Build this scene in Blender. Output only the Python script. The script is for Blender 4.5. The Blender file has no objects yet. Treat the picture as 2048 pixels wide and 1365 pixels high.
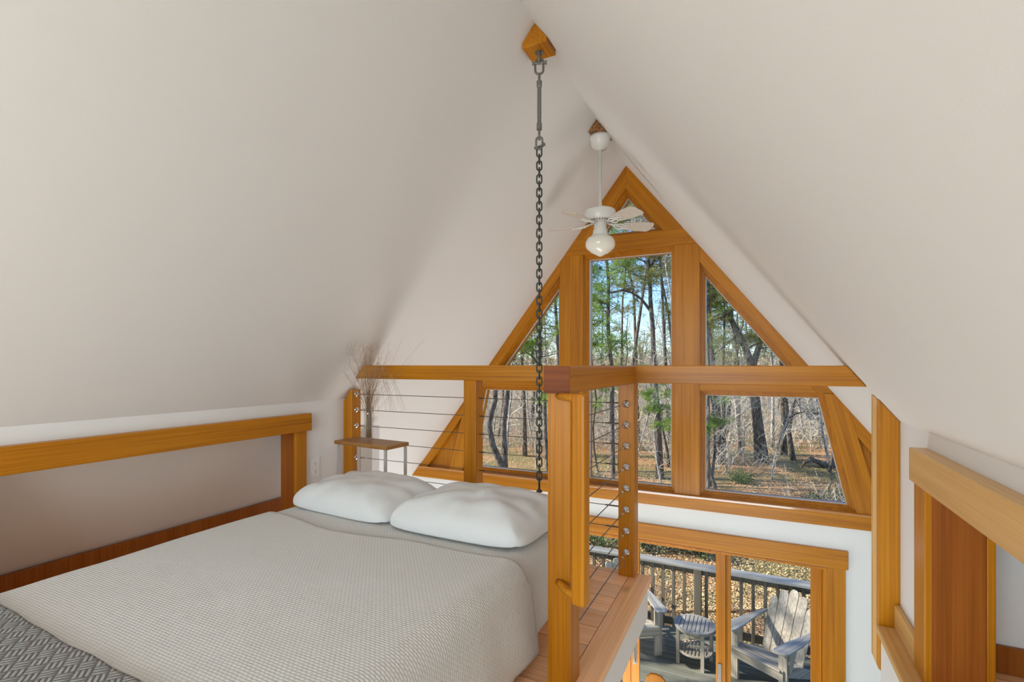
import bpy, bmesh, math, random
from mathutils import Vector, Matrix, noise
random.seed(7)
sc = bpy.context.scene
COL = sc.collection

# ------------------------------------------------------------------ camera
F, CX, CY, YAW, EYE = 990.0, 1024.0, 730.0, 0.4555, 1.07
cam_d = bpy.data.cameras.new('camera'); cam = bpy.data.objects.new('camera', cam_d); COL.objects.link(cam)
cam_d.sensor_width = 36; cam_d.lens = F/2048*36; cam_d.shift_y = (CY-682.5)/2048; cam_d.clip_start = .05; cam_d.clip_end = 600
cam.location = (0, 0, EYE); cam.rotation_euler = (math.pi/2, 0, YAW)
sc.camera = cam
# ------------------------------------------------------------------ light
sc.view_settings.view_transform = 'Standard'; sc.view_settings.look = 'None'
sc.view_settings.gamma = 1; sc.view_settings.use_curve_mapping = False
sc.view_settings.exposure = 0.05
sc.cycles.use_denoising = True
sc.cycles.max_bounces = 10; sc.cycles.diffuse_bounces = 6; sc.cycles.transparent_max_bounces = 24
sc.cycles.sample_clamp_indirect = 6
w = bpy.data.worlds.new('sky'); sc.world = w; w.use_nodes = True
wn = w.node_tree.nodes; wl = w.node_tree.links
sky = wn.new('ShaderNodeTexSky'); sky.sky_type = 'NISHITA'; sky.sun_disc = False
sky.sun_elevation = math.radians(40); sky.sun_rotation = math.radians(-100); sky.air_density = 1.0; sky.dust_density = .3; sky.ozone_density = 3
wn['Background'].inputs[1].default_value = 0.25
tint = wn.new('ShaderNodeMix'); tint.data_type = 'RGBA'; tint.blend_type = 'MULTIPLY'; tint.inputs[0].default_value = 1; tint.inputs[7].default_value = (.86, .98, 1.16, 1)
wl.new(sky.outputs[0], tint.inputs[6]); wl.new(tint.outputs[2], wn['Background'].inputs[0])
def light(name, kind, loc, direction, energy, color=(1,1,1), size=None, size_y=None):
    d = bpy.data.lights.new(name, kind); d.energy = energy; d.color = color
    if kind == 'AREA': d.shape = 'RECTANGLE'; d.size = size; d.size_y = size_y
    if kind == 'SUN': d.angle = math.radians(.6)
    o = bpy.data.objects.new(name, d); COL.objects.link(o); o.location = loc
    o.rotation_euler = Vector(direction).to_track_quat('-Z', 'Y').to_euler(); return o
light('sun', 'SUN', (-20, -5, 20), (.80, .28, -.53), 8.2, (1, .93, .82))
# added fill lamps behind the camera, standing in for unseen windows, upstairs and downstairs
light('rear_fill_upper', 'AREA', (-.98, -2.45, 1.0), (-.35, 1, .02), 84, (.75, .915, 1), 2.2, 1.6)
light('rear_fill_lower', 'AREA', (-.9, -2.3, -1.3), (-.1, 1, .12), 122, (.75, .915, 1), 3.6, 1.9)

# added upward fill lamp, unseen in the open room below the loft
light('lower_room_fill', 'AREA', (-1.3, 3.3, -2.0), (-.12, .1, 1), 49, (1, .965, .93), 2.6, 1.2)

# ------------------------------------------------------------------ helpers
def at(u, v, D):                                # a point at depth D (metres from the eye) on the sight line
    s, c = math.sin(YAW), math.cos(YAW); a = (u-CX)/F; b = (CY-v)/F
    return Vector(((a*c-s)*D, (a*s+c)*D, EYE+b*D))
def tag(o, label=None, cat=None, group=None, kind=None):
    if label: o['label'] = label
    if cat: o['category'] = cat
    if group: o['group'] = group
    if kind: o['kind'] = kind
    return o
def empty(name, loc=(0,0,0), rz=0, label=None, cat=None, group=None, kind=None):
    o = bpy.data.objects.new(name, None); COL.objects.link(o); o.location = loc; o.rotation_euler = (0,0,rz)
    o.empty_display_size = .1; o['local'] = 1 if rz or False else 0
    del o['local']
    return tag(o, label, cat, group, kind)
class MB:
    def __init__(s): s.v = []; s.f = []; s.uv = None
    def add(s, vs, fs):
        n = len(s.v); s.v += [Vector(p) for p in vs]; s.f += [tuple(i+n for i in f) for f in fs]; return s
    def box(s, x0, x1, y0, y1, z0, z1, M=None):
        vs = [(x0,y0,z0),(x1,y0,z0),(x1,y1,z0),(x0,y1,z0),(x0,y0,z1),(x1,y0,z1),(x1,y1,z1),(x0,y1,z1)]
        if M: vs = [M @ Vector(p) for p in vs]
        return s.add(vs, [(3,2,1,0),(4,5,6,7),(0,1,5,4),(1,2,6,5),(2,3,7,6),(3,0,4,7)])
    def prism(s, poly, axis, a, b, M=None):       # poly (p,q) extruded on axis; x:(y,z) y:(x,z) z:(x,y)
        def P(p, t): return {'x':(t,p[0],p[1]), 'y':(p[0],t,p[1]), 'z':(p[0],p[1],t)}[axis]
        n = len(poly); vs = [P(p,a) for p in poly]+[P(p,b) for p in poly]
        if M: vs = [M @ Vector(p) for p in vs]
        return s.add(vs, [tuple(range(n-1,-1,-1)), tuple(range(n,2*n))]+[(i,(i+1)%n,(i+1)%n+n,i+n) for i in range(n)])
    def tube(s, pts, r, n=6, cap=True, closed=False):
        pts = [Vector(p) for p in pts]; m = len(pts)
        rr = r if isinstance(r, (list, tuple)) else [r]*m
        up = None; base = len(s.v)
        for i, p in enumerate(pts):
            if closed: t = pts[(i+1)%m]-pts[i-1]
            else: t = pts[min(i+1,m-1)]-pts[max(i-1,0)]
            if t.length < 1e-9: t = Vector((0,0,1))
            t.normalize()
            if up is None:
                up = t.orthogonal().normalized()
            up = (up - t*up.dot(t))
            up = up.normalized() if up.length > 1e-6 else t.orthogonal().normalized()
            w_ = t.cross(up)
            for k in range(n):
                a = 2*math.pi*k/n; s.v.append(p+(up*math.cos(a)+w_*math.sin(a))*rr[i])
        seg = m if closed else m-1
        for i in range(seg):
            j = (i+1)%m
            for k in range(n):
                s.f.append((base+i*n+k, base+i*n+(k+1)%n, base+j*n+(k+1)%n, base+j*n+k))
        if cap and not closed:
            s.f.append(tuple(base+k for k in range(n-1,-1,-1))); s.f.append(tuple(base+(m-1)*n+k for k in range(n)))
        return s
    def lathe(s, prof, c=(0,0,0), n=24, M=None):
        base = len(s.v); c = Vector(c)
        for r, z in prof:
            for k in range(n):
                a = 2*math.pi*k/n; p = Vector((r*math.cos(a), r*math.sin(a), z))
                if M: p = M @ p
                s.v.append(c+p)
        for i in range(len(prof)-1):
            for k in range(n):
                s.f.append((base+i*n+k, base+i*n+(k+1)%n, base+(i+1)*n+(k+1)%n, base+(i+1)*n+k))
        s.f.append(tuple(base+k for k in range(n-1,-1,-1))); s.f.append(tuple(base+(len(prof)-1)*n+k for k in range(n)))
        return s
    def build(s, name, mat, parent=None, smooth=False, bevel=0, local=False, solid=0, subsurf=0):
        me = bpy.data.meshes.new(name)
        off = Vector((0,0,0))
        if parent is not None and not local:
            q = parent
            while q is not None: off += Vector(q.location); q = q.parent
        me.from_pydata([tuple(p-off) for p in s.v], [], s.f); me.update()
        if s.uv:
            ul = me.uv_layers.new(name='UVMap')
            for lp in me.loops: ul.data[lp.index].uv = s.uv[lp.vertex_index]
        me.materials.append(mat)
        if smooth:
            for p in me.polygons: p.use_smooth = True
        o = bpy.data.objects.new(name, me); COL.objects.link(o)
        if parent is not None: o.parent = parent
        if bevel:
            b = o.modifiers.new('bevel', 'BEVEL'); b.width = bevel; b.segments = 2; b.limit_method = 'ANGLE'; b.angle_limit = .6
        if subsurf:
            b = o.modifiers.new('sub', 'SUBSURF'); b.levels = subsurf; b.render_levels = subsurf
        return o
def copy_tree(o, parent=None):
    c = o.copy(); COL.objects.link(c)
    if parent is not None: c.parent = parent
    for ch in [x for x in bpy.data.objects if x.parent == o]: copy_tree(ch, c)
    return c

# ------------------------------------------------------------------ materials
def S(r, g, b):                                   # 0-255 sRGB to linear
    f = lambda c: ((c/255+.055)/1.055)**2.4 if c/255 > .04045 else c/255/12.92
    return (f(r), f(g), f(b), 1)
def newmat(name):
    m = bpy.data.materials.new(name); m.use_nodes = True
    return m, m.node_tree.nodes, m.node_tree.links, m.node_tree.nodes['Principled BSDF']
def plain(name, col, rough=.5, metal=0, bump=0, bscale=200, coat=0, var=0):
    m, n, l, b = newmat(name); b.inputs['Base Color'].default_value = col
    b.inputs['Roughness'].default_value = rough; b.inputs['Metallic'].default_value = metal; b.inputs['Coat Weight'].default_value = coat
    if bump or var:
        tc = n.new('ShaderNodeTexCoord'); t = n.new('ShaderNodeTexNoise'); t.inputs['Scale'].default_value = bscale; t.inputs['Detail'].default_value = 4
        l.new(tc.outputs['Object'], t.inputs['Vector'])
        if bump:
            bp = n.new('ShaderNodeBump'); bp.inputs['Strength'].default_value = bump; bp.inputs['Distance'].default_value = .002
            l.new(t.outputs[0], bp.inputs['Height']); l.new(bp.outputs[0], b.inputs['Normal'])
        if var:
            r = n.new('ShaderNodeValToRGB'); r.color_ramp.elements[0].position = .3; r.color_ramp.elements[1].position = .7
            r.color_ramp.elements[0].color = tuple(c*(1-var) for c in col[:3])+(1,); r.color_ramp.elements[1].color = tuple(min(1,c*(1+var)) for c in col[:3])+(1,)
            l.new(t.outputs[0], r.inputs[0]); l.new(r.outputs[0], b.inputs['Base Color'])
    return m
def wood(name, dark, mid, light_, axis='x', ang=0, rough=.36, coat=.12, fine=110, bump=.05, knots=False, contrast=1.0, boards=None):
    """straight-grained timber; axis is the way the grain runs; ang turns it in the wall plane; boards=(across axis, width)"""
    m, n, l, b = newmat(name)
    tc = n.new('ShaderNodeTexCoord'); oi = n.new('ShaderNodeObjectInfo')
    add = n.new('ShaderNodeVectorMath'); add.operation = 'ADD'
    mul = n.new('ShaderNodeMath'); mul.operation = 'MULTIPLY'; mul.inputs[1].default_value = 9
    l.new(oi.outputs['Random'], mul.inputs[0]); l.new(tc.outputs['Object'], add.inputs[0]); l.new(mul.outputs[0], add.inputs[1])
    rot = n.new('ShaderNodeMapping'); rot.inputs['Rotation'].default_value = (0, ang, 0); l.new(add.outputs[0], rot.inputs[0])
    src = rot.outputs[0]; seam = None
    if boards:
        sp = n.new('ShaderNodeSeparateXYZ'); l.new(tc.outputs['Object'], sp.inputs[0])
        dv = n.new('ShaderNodeMath'); dv.operation = 'DIVIDE'; dv.inputs[1].default_value = boards[1]; l.new(sp.outputs['XYZ'.index(boards[0].upper())], dv.inputs[0])
        fl = n.new('ShaderNodeMath'); fl.operation = 'FLOOR'; l.new(dv.outputs[0], fl.inputs[0])
        fr = n.new('ShaderNodeMath'); fr.operation = 'FRACT'; l.new(dv.outputs[0], fr.inputs[0])
        wn_ = n.new('ShaderNodeTexWhiteNoise'); wn_.noise_dimensions = '1D'; l.new(fl.outputs[0], wn_.inputs['W'])
        m5 = n.new('ShaderNodeVectorMath'); m5.operation = 'SCALE'; m5.inputs['Scale'].default_value = 7; l.new(wn_.outputs['Color'], m5.inputs[0])
        a5 = n.new('ShaderNodeVectorMath'); a5.operation = 'ADD'; l.new(src, a5.inputs[0]); l.new(m5.outputs[0], a5.inputs[1]); src = a5.outputs[0]
        pp = n.new('ShaderNodeMath'); pp.operation = 'PINGPONG'; pp.inputs[1].default_value = .5; l.new(fr.outputs[0], pp.inputs[0])
        lt = n.new('ShaderNodeMath'); lt.operation = 'LESS_THAN'; lt.inputs[1].default_value = .0012/boards[1]; l.new(pp.outputs[0], lt.inputs[0]); seam = lt.outputs[0]
        tone = wn_.outputs['Value']
    k = 'xyz'.index(axis)
    def stretched(sc_, st):
        mp = n.new('ShaderNodeMapping'); v = [1,1,1]; v[k] = st; mp.inputs['Scale'].default_value = v; l.new(src, mp.inputs[0])
        t = n.new('ShaderNodeTexNoise'); t.inputs['Scale'].default_value = sc_; t.inputs['Detail'].default_value = 5; t.inputs['Distortion'].default_value = .25
        l.new(mp.outputs[0], t.inputs['Vector']); return t.outputs[0]
    a = stretched(fine, .012); c = stretched(14, .06)
    mx = n.new('ShaderNodeMath'); mx.operation = 'MULTIPLY_ADD'; mx.inputs[1].default_value = .5*contrast; mx.inputs[2].default_value = .5-.5*contrast*.5-.5*.4*contrast
    l.new(a, mx.inputs[0])
    m2 = n.new('ShaderNodeMath'); m2.operation = 'MULTIPLY_ADD'; m2.inputs[1].default_value = .4*contrast; l.new(c, m2.inputs[0]); l.new(mx.outputs[0], m2.inputs[2])
    r = n.new('ShaderNodeValToRGB'); e = r.color_ramp.elements
    e[0].position = .34; e[0].color = dark; e[1].position = .68; e[1].color = light_; q = e.new(.5); q.color = mid
    l.new(m2.outputs[0], r.inputs[0]); out = r.outputs[0]
    if knots:
        mp = n.new('ShaderNodeMapping'); v = [1,1,1]; v[k] = .45; mp.inputs['Scale'].default_value = v; l.new(src, mp.inputs[0])
        vo = n.new('ShaderNodeTexVoronoi'); vo.inputs['Scale'].default_value = 5; l.new(mp.outputs[0], vo.inputs['Vector'])
        kr = n.new('ShaderNodeValToRGB'); kr.color_ramp.elements[0].position = .05; kr.color_ramp.elements[0].color = (1,1,1,1); kr.color_ramp.elements[1].position = .14; kr.color_ramp.elements[1].color = (0,0,0,1)
        l.new(vo.outputs['Distance'], kr.inputs[0])
        mk = n.new('ShaderNodeMix'); mk.data_type = 'RGBA'; mk.inputs[7].default_value = tuple(x*.4 for x in dark[:3])+(1,)
        sc3 = n.new('ShaderNodeMath'); sc3.operation = 'MULTIPLY'; sc3.inputs[1].default_value = .75; l.new(kr.outputs[0], sc3.inputs[0]); l.new(sc3.outputs[0], mk.inputs[0])
        l.new(out, mk.inputs[6]); out = mk.outputs[2]
    if boards:
        hs = n.new('ShaderNodeHueSaturation'); mr = n.new('ShaderNodeMapRange'); mr.inputs[3].default_value = .82; mr.inputs[4].default_value = 1.12
        l.new(tone, mr.inputs[0]); l.new(mr.outputs[0], hs.inputs['Value']); l.new(out, hs.inputs['Color'])
        mk = n.new('ShaderNodeMix'); mk.data_type = 'RGBA'; mk.inputs[7].default_value = tuple(x*.25 for x in dark[:3])+(1,)
        l.new(seam, mk.inputs[0]); l.new(hs.outputs[0], mk.inputs[6]); out = mk.outputs[2]
    l.new(out, b.inputs['Base Color'])
    bp = n.new('ShaderNodeBump'); bp.inputs['Strength'].default_value = bump; bp.inputs['Distance'].default_value = .001
    l.new(a, bp.inputs['Height']); l.new(bp.outputs[0], b.inputs['Normal'])
    b.inputs['Roughness'].default_value = rough; b.inputs['Coat Weight'].default_value = coat; b.inputs['Coat Roughness'].default_value = .25; b.inputs['Specular IOR Level'].default_value = .25
    return m
D_, M_, L_ = S(152,90,8), S(183,114,12), S(202,133,24)
FIR = {a: wood('fir_'+a, D_, M_, L_, a) for a in 'xyz'}
TILT = math.atan(1/1.275)
FIR['rr'] = wood('fir_rake_right', D_, M_, L_, 'z', TILT); FIR['rl'] = wood('fir_rake_left', D_, M_, L_, 'z', -TILT)
FIR['sr'] = wood('fir_slant_right', D_, M_, L_, 'z', .235); FIR['sl'] = wood('fir_slant_left', D_, M_, L_, 'z', -.235)
GREY2 = {a: wood('silvered_'+a, S(110,107,100), S(150,147,140), S(182,179,172), a, rough=.85, coat=0, fine=70, bump=.3) for a in 'xy'}
REDFIR = wood('fir_dark', S(128,66,16), S(150,82,24), S(168,98,36), 'z')
PALEFIR = {a: wood('pale_fir_'+a, S(196,148,84), S(212,166,102), S(224,180,118), a) for a in 'yz'}
ENDGR = wood('fir_end_grain', S(92,44,18), S(116,60,28), S(134,74,36), 'x', fine=60, rough=.6, coat=0)
PINE_Y = wood('pine_board_y', S(226,166,116), S(246,192,142), S(253,210,166), 'y', knots=True, rough=.3)
PINE_X = wood('pine_board_x', S(226,166,118), S(246,192,144), S(253,210,168), 'x', knots=True, rough=.3, boards=('y', .14))
OAK = wood('oak_top', S(132,90,46), S(160,114,62), S(180,134,80), 'x', rough=.5)
GREYWOOD = {a: wood('weathered_'+a, S(118,110,98), S(164,155,140), S(200,190,172), a, rough=.85, coat=0, fine=70, bump=.3) for a in 'xyz'}
DARKGREY = {a: wood('weathered_dark_'+a, S(70,64,54), S(104,96,82), S(134,124,108), a, rough=.9, coat=0, fine=60, bump=.3) for a in 'xyz'}
DECKM = wood('deck_boards', S(84,84,74), S(120,120,106), S(150,148,134), 'x', rough=.85, coat=0, fine=60, bump=.3, boards=('y', .14))
PAINT = plain('white_paint', S(231,229,226), .62, bump=.06, bscale=260)
PAINT_W = plain('white_trim_paint', S(234,231,226), .4)
WHITE_METAL = plain('white_enamel', S(232,230,224), .3, coat=.3)
LIGHT_METAL = plain('light_grey_metal', S(196,196,196), .35, metal=.3)
CHROME = plain('polished_steel', S(205,205,205), .18, metal=1)
CABLE = plain('steel_cable', S(120,116,112), .35, metal=.9)
CHAINM = plain('galvanised_iron', S(72,76,72), .5, metal=.55, bump=.4, bscale=300, var=.35)
GALV = plain('galvanised_fitting', S(128,126,120), .5, metal=.6, bump=.5, bscale=250, var=.3)
PLASTIC = plain('white_plastic', S(236,234,230), .35)
BLACK = plain('dark_slot', S(40,38,36), .6)
CANDLE = plain('opal_glass', S(238,236,224), .12, coat=.6); CANDLE.node_tree.nodes['Principled BSDF'].inputs['Subsurface Weight'].default_value = .3
SHEET = plain('white_cotton', S(216,215,213), .85, bump=.25, bscale=900)
SEAL = plain('grey_seal', S(200,204,206), .4)
def glassmat():
    m, n, l, b = newmat('window_glass'); n.remove(b)
    t = n.new('ShaderNodeBsdfTransparent'); t.inputs[0].default_value = (.97,.98,.975,1)
    g = n.new('ShaderNodeBsdfGlossy'); g.inputs['Roughness'].default_value = .01
    lw = n.new('ShaderNodeLayerWeight'); lw.inputs[0].default_value = .5; pw = n.new('ShaderNodeMath'); pw.operation = 'POWER'; pw.inputs[1].default_value = 5
    l.new(lw.outputs['Facing'], pw.inputs[0]); f = n.new('ShaderNodeMath'); f.operation = 'MULTIPLY_ADD'; f.name = 'amount'; f.inputs[1].default_value = .35; f.inputs[2].default_value = .003; l.new(pw.outputs[0], f.inputs[0])
    mx = n.new('ShaderNodeMixShader'); l.new(f.outputs[0], mx.inputs[0]); l.new(t.outputs[0], mx.inputs[1]); l.new(g.outputs[0], mx.inputs[2])
    l.new(mx.outputs[0], n['Material Output'].inputs[0]); return m
GLASS = glassmat()
VGLASS = GLASS.copy(); VGLASS.name = 'vase_glass'; VGLASS.node_tree.nodes['amount'].inputs[2].default_value = .10; VGLASS.node_tree.nodes['amount'].inputs[1].default_value = .6
def fabric(name, c0, c1, kind):
    m, n, l, b = newmat(name); uv = n.new('ShaderNodeUVMap'); sp = n.new('ShaderNodeSeparateXYZ')
    def M(op, a, bb=None, c=None):
        x = n.new('ShaderNodeMath'); x.operation = op
        for i, q in enumerate((a, bb, c)):
            if q is None: continue
            if isinstance(q, (int, float)): x.inputs[i].default_value = q
            else: l.new(q, x.inputs[i])
        return x.outputs[0]
    if kind == 'waffle':
        l.new(uv.outputs[0], sp.inputs[0]); X, Y = sp.outputs[0], sp.outputs[1]
        p = .0148
        ry = M('DIVIDE', Y, p*.58); row = M('FLOOR', ry); off = M('MULTIPLY', M('MODULO', row, 2.0), .5)
        fx = M('FRACT', M('ADD', M('DIVIDE', X, p), off)); fy = M('FRACT', ry)
        sx = M('SINE', M('MULTIPLY', fx, math.pi)); sy = M('SINE', M('MULTIPLY', fy, math.pi))
        h = M('POWER', M('MULTIPLY', sx, sy), .6); dist = .004; st = .5
    else:
        mp = n.new('ShaderNodeMapping'); mp.inputs['Rotation'].default_value = (0,0,math.radians(38)); l.new(uv.outputs[0], mp.inputs[0]); l.new(mp.outputs[0], sp.inputs[0])
        X, Y = sp.outputs[0], sp.outputs[1]; p = .033
        cx, cy = M('DIVIDE', X, p), M('DIVIDE', Y, p)
        chk = M('MODULO', M('ADD', M('FLOOR', cx), M('FLOOR', cy)), 2.0); chk = M('ABSOLUTE', chk)
        fx, fy = M('FRACT', cx), M('FRACT', cy)
        def rib(a, bq): return M('MULTIPLY', M('POWER', M('ABSOLUTE', M('SINE', M('MULTIPLY', a, math.pi*3))), .5), M('POWER', M('SINE', M('MULTIPLY', bq, math.pi)), .45))
        h = M('ADD', M('MULTIPLY', rib(fx, fy), chk), M('MULTIPLY', rib(fy, fx), M('SUBTRACT', 1.0, chk))); dist = .012; st = .9
    mix = n.new('ShaderNodeMix'); mix.data_type = 'RGBA'; mix.inputs[6].default_value = c0; mix.inputs[7].default_value = c1
    l.new(h, mix.inputs[0]); l.new(mix.outputs[2], b.inputs['Base Color'])
    bp = n.new('ShaderNodeBump'); bp.inputs['Strength'].default_value = st; bp.inputs['Distance'].default_value = dist
    l.new(h, bp.inputs['Height']); l.new(bp.outputs[0], b.inputs['Normal']); b.inputs['Roughness'].default_value = .9
    b.inputs['Sheen Weight'].default_value = .15
    return m
WAFFLE = fabric('waffle_cotton', S(200,198,194), S(217,215,211), 'waffle')
BASKET = fabric('basket_knit', S(112,109,105), S(158,155,150), 'basket')
def osb():
    m, n, l, b = newmat('strand_board'); tc = n.new('ShaderNodeTexCoord'); v = n.new('ShaderNodeTexVoronoi'); v.inputs['Scale'].default_value = 60
    mp = n.new('ShaderNodeMapping'); mp.inputs['Scale'].default_value = (1,1,2.5); mp.inputs['Rotation'].default_value = (.4,.7,.2)
    l.new(tc.outputs['Object'], mp.inputs[0]); l.new(mp.outputs[0], v.inputs['Vector'])
    r = n.new('ShaderNodeValToRGB'); r.color_ramp.elements[0].color = S(96,58,26); r.color_ramp.elements[1].color = S(176,124,72)
    sp = n.new('ShaderNodeSeparateXYZ'); l.new(v.outputs['Color'], sp.inputs[0]); l.new(sp.outputs[0], r.inputs[0]); l.new(r.outputs[0], b.inputs['Base Color']); b.inputs['Roughness'].default_value = .7
    return m
OSB = osb()

# ------------------------------------------------------------------ house shell
RX, RZ, K = -.98, 2.765, 1.275                    # ridge line and slope
G = 4.21; GO = 4.38                               # inner and outer face of the gable wall
YB = -2.6; LOW = -2.45
def rz(x): return RZ-K*abs(x-RX)
def rx(z, s): return RX+s*(RZ-z)/K
def st(o, kind='structure'): o['kind'] = kind; return o
TH = .25
mb = MB()
for s in (-1, 1):
    xe = rx(LOW-.2, s); n_ = Vector((s*K, 0, 1)).normalized()*TH
    a = [(RX,RZ),(xe,LOW-.2),(xe+n_.x,LOW-.2+n_.z),(RX,RZ+TH*math.sqrt(1+K*K))]
    mb.prism(a, 'y', YB-.1, GO+.03)
st(mb.build('ceiling', PAINT))
# gable wall: pieces around the openings
def quadwall(mb, poly): mb.prism(poly, 'y', G, GO)
ZS = .02                                          # sill top
DX0, DX1, DZ1 = -2.41, .47, -.395                 # door opening
mb = MB()
xe = rx(LOW-.1, -1); xf = rx(LOW-.1, 1)
mb.prism([(xe,LOW-.1),(DX0,LOW-.1),(DX0,ZS),(rx(ZS,-1),ZS)], 'y', G, GO)
mb.prism([(DX1,LOW-.1),(xf,LOW-.1),(rx(ZS,1),ZS),(DX1,ZS)], 'y', G, GO)
mb.prism([(DX0,DZ1),(DX1,DZ1),(DX1,ZS),(DX0,ZS)], 'y', G, GO)
st(mb.build('wall_gable', PAINT))
# rear gable wall with an open window band upstairs and down (behind the camera)
mb = MB()
mb.prism([(rx(1.9,-1),1.9),(rx(1.9,1),1.9),(RX,RZ)], 'y', YB-.15, YB)
mb.prism([(xe,LOW-.1),(-2.9,LOW-.1),(-2.9,-.3),(rx(-.3,-1),-.3)], 'y', YB-.15, YB); mb.prism([(1.1,LOW-.1),(xf,LOW-.1),(rx(-.3,1),-.3),(1.1,-.3)], 'y', YB-.15, YB)
mb.prism([(rx(-.3,-1),-.3),(rx(-.3,1),-.3),(rx(.2,1),.2),(rx(.2,-1),.2)], 'y', YB-.15, YB)
mb.prism([(rx(.2,-1),.2),(-2.08,.2),(-2.08,1.36)], 'y', YB-.15, YB); mb.prism([(.12,.2),(rx(.2,1),.2),(.12,1.36)], 'y', YB-.15, YB)
st(mb.build('wall_back', PAINT))
for i, q in enumerate([[(-2.08,.2),(.12,.2),(.12,1.36),(rx(1.9,1),1.9),(rx(1.9,-1),1.9),(-2.08,1.36)], [(-2.9,LOW-.1),(1.1,LOW-.1),(1.1,-.3),(-2.9,-.3)]]):
    m_ = MB(); m_.prism(q, 'y', YB-.09, YB-.08); st(m_.build('window_%d' % (7+i), GLASS))

def wbox(name, mat, *b, bevel=.003, parent=None):
    m_ = MB(); m_.box(*b); return m_.build(name, mat, parent, bevel=bevel)
def wprism(name, mat, poly, axis, a, b, bevel=.003, parent=None):
    m_ = MB(); m_.prism(poly, axis, a, b); return m_.build(name, mat, parent, bevel=bevel)
PALEFLOOR = plain('pale_floor', S(196,190,180), .5)
st(wbox('floor_lower', PALEFLOOR, -5.2, 3.3, YB, GO+.02, LOW-.08, LOW, bevel=0))
# loft floor: left field, edge board, sliver on the right, landing behind the camera
NX = -.468; FY = 2.585; SX = .45
st(wbox('floor', PINE_X, -3.12, NX-.104, YB, FY-.02, -.03, 0, bevel=0))
st(wbox('trim_1', PINE_Y, NX-.102, NX, .55, FY-.02, -.031, .001, bevel=.004)); 
st(wbox('trim_2', PALEFIR['y'], SX, .545, .55, 2.49, -.031, .0, bevel=.004))
st(wbox('floor_landing', PALEFLOOR, NX-.103, SX, YB, .55, -.03, 0, bevel=0))
st(wbox('floor_right', PINE_X, .546, 1.12, YB, 2.32, -.03, 0, bevel=0))
m_ = MB(); m_.box(-3.3, NX-.022, YB, FY-.03, -.18, -.031); st(m_.build('ceiling_lower', PAINT))
m_ = MB(); m_.box(SX+.02, 1.3, YB, 2.49, -.18, -.031); m_.box(NX-.022, SX+.02, YB, .53, -.18, -.031); st(m_.build('ceiling_lower_right', PAINT))
# knee walls with the long storage openings
LW, RW = -2.49, .53
YJ = 2.10                                          # far jamb of both openings
OZ = .665
def knee(name, x0, x1, side):
    m_ = MB(); xa = x1 if side < 0 else x0         # room face
    xb = x0 if side < 0 else x1
    top_a, top_b = rz(xa)+.01, rz(xb)+.01
    yend = FY if side < 0 else 2.49
    m_.prism([(xa,0),(xb,0),(xb,top_b),(xa,top_a)], 'y', YJ+.02, yend)
    m_.prism([(xa,OZ),(xb,min(OZ,top_b-.02)),(xb,top_b),(xa,top_a)], 'y', YB, YJ+.02)
    yn = .70 if side < 0 else 1.15           # unseen near end, closed off to keep rear fill out of the recess
    m_.prism([(xa,0),(xb,0),(xb,min(OZ,top_b-.02)),(xa,OZ)], 'y', YB, yn)
    xc = -3.055 if side < 0 else 1.02
    m_.prism([(xb,0),(xc,0),(xc,rz(xc)-.01),(xb,rz(xb)-.01)] if side > 0 else [(xc,0),(xb,0),(xb,rz(xb)-.01),(xc,rz(xc)-.01)], 'y', yn-.08, yn)  # added partition, shading the recess from behind
    return st(m_.build(name, PAINT))
knee('wall_left', -2.60, LW, -1); knee('wall_right', RW, .66, 1)
st(wbox('wall_left_recess_end', PAINT, -3.3, -2.6, 2.9, 2.98, 0, .6, bevel=0)); st(wbox('wall_right_recess_end', PAINT, .66, 1.35, 2.30, 2.38, -.0, .7, bevel=0))
m_ = MB(); m_.prism([(-3.12,0),(-3.055,0),(-3.055,rz(-3.055)+.03),(-3.12,rz(-3.12)+.03)], 'y', YB, 2.9); st(m_.build('wall_left_recess', PAINT))
m_ = MB(); m_.prism([(1.02,0),(1.1,0),(1.1,rz(1.1)+.03),(1.02,rz(1.02)+.03)], 'y', YB, 2.30); st(m_.build('wall_right_recess', PAINT))
st(wbox('baseboard_left_recess', REDFIR, -3.055, -3.03, YB, 2.9, 0, .12)); st(wbox('baseboard_right_recess', REDFIR, .68, 1.0, 2.283, 2.30, 0, .095))
# timber surround of the openings
st(wbox('trim_3', FIR['y'], LW, LW+.05, YB, YJ+.09, .667, .772)); st(wbox('trim_4', FIR['z'], LW, LW+.022, YJ-.005, YJ+.075, 0, .667))
m_ = MB(); m_.box(-2.60, LW, YJ-.005, YJ+.02, 0, OZ-.005); st(m_.build('trim_5', REDFIR, bevel=.002))
st(wbox('trim_6', PALEFIR['y'], RW-.05, RW, YB, YJ+.045, .672, .785)); st(wbox('trim_7', FIR['z'], RW-.022, RW, YJ-.015, YJ+.105, 0, .672))  # paler fir on the right beam puts its brighter lighting into the colour
m_ = MB(); m_.box(RW-.004, .665, YJ-.015, YJ+.02, 0, OZ-.005); st(m_.build('trim_8', REDFIR, bevel=.002))
st(wbox('trim_9', FIR['z'], .665, .687, YJ-.02, YJ+.03, 0, .62))
st(wbox('baseboard_right', PALEFIR['y'], RW-.02, RW, YJ+.105, 2.49, 0.001, .095, bevel=.004))
# fascia of the loft edge
m_ = MB(); m_.box(NX-.022, NX-.018, .55, FY-.03, -.21, -.031); st(m_.build('trim_10', PAINT_W))
m_ = MB(); m_.box(SX+.016, SX+.02, .55, 2.49, -.30, -.031); st(m_.build('trim_11', PAINT_W))
st(wbox('wall_loft_edge', PAINT, .47, RW+.02, .55, 2.49, -1.2, -.031, bevel=0))

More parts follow.
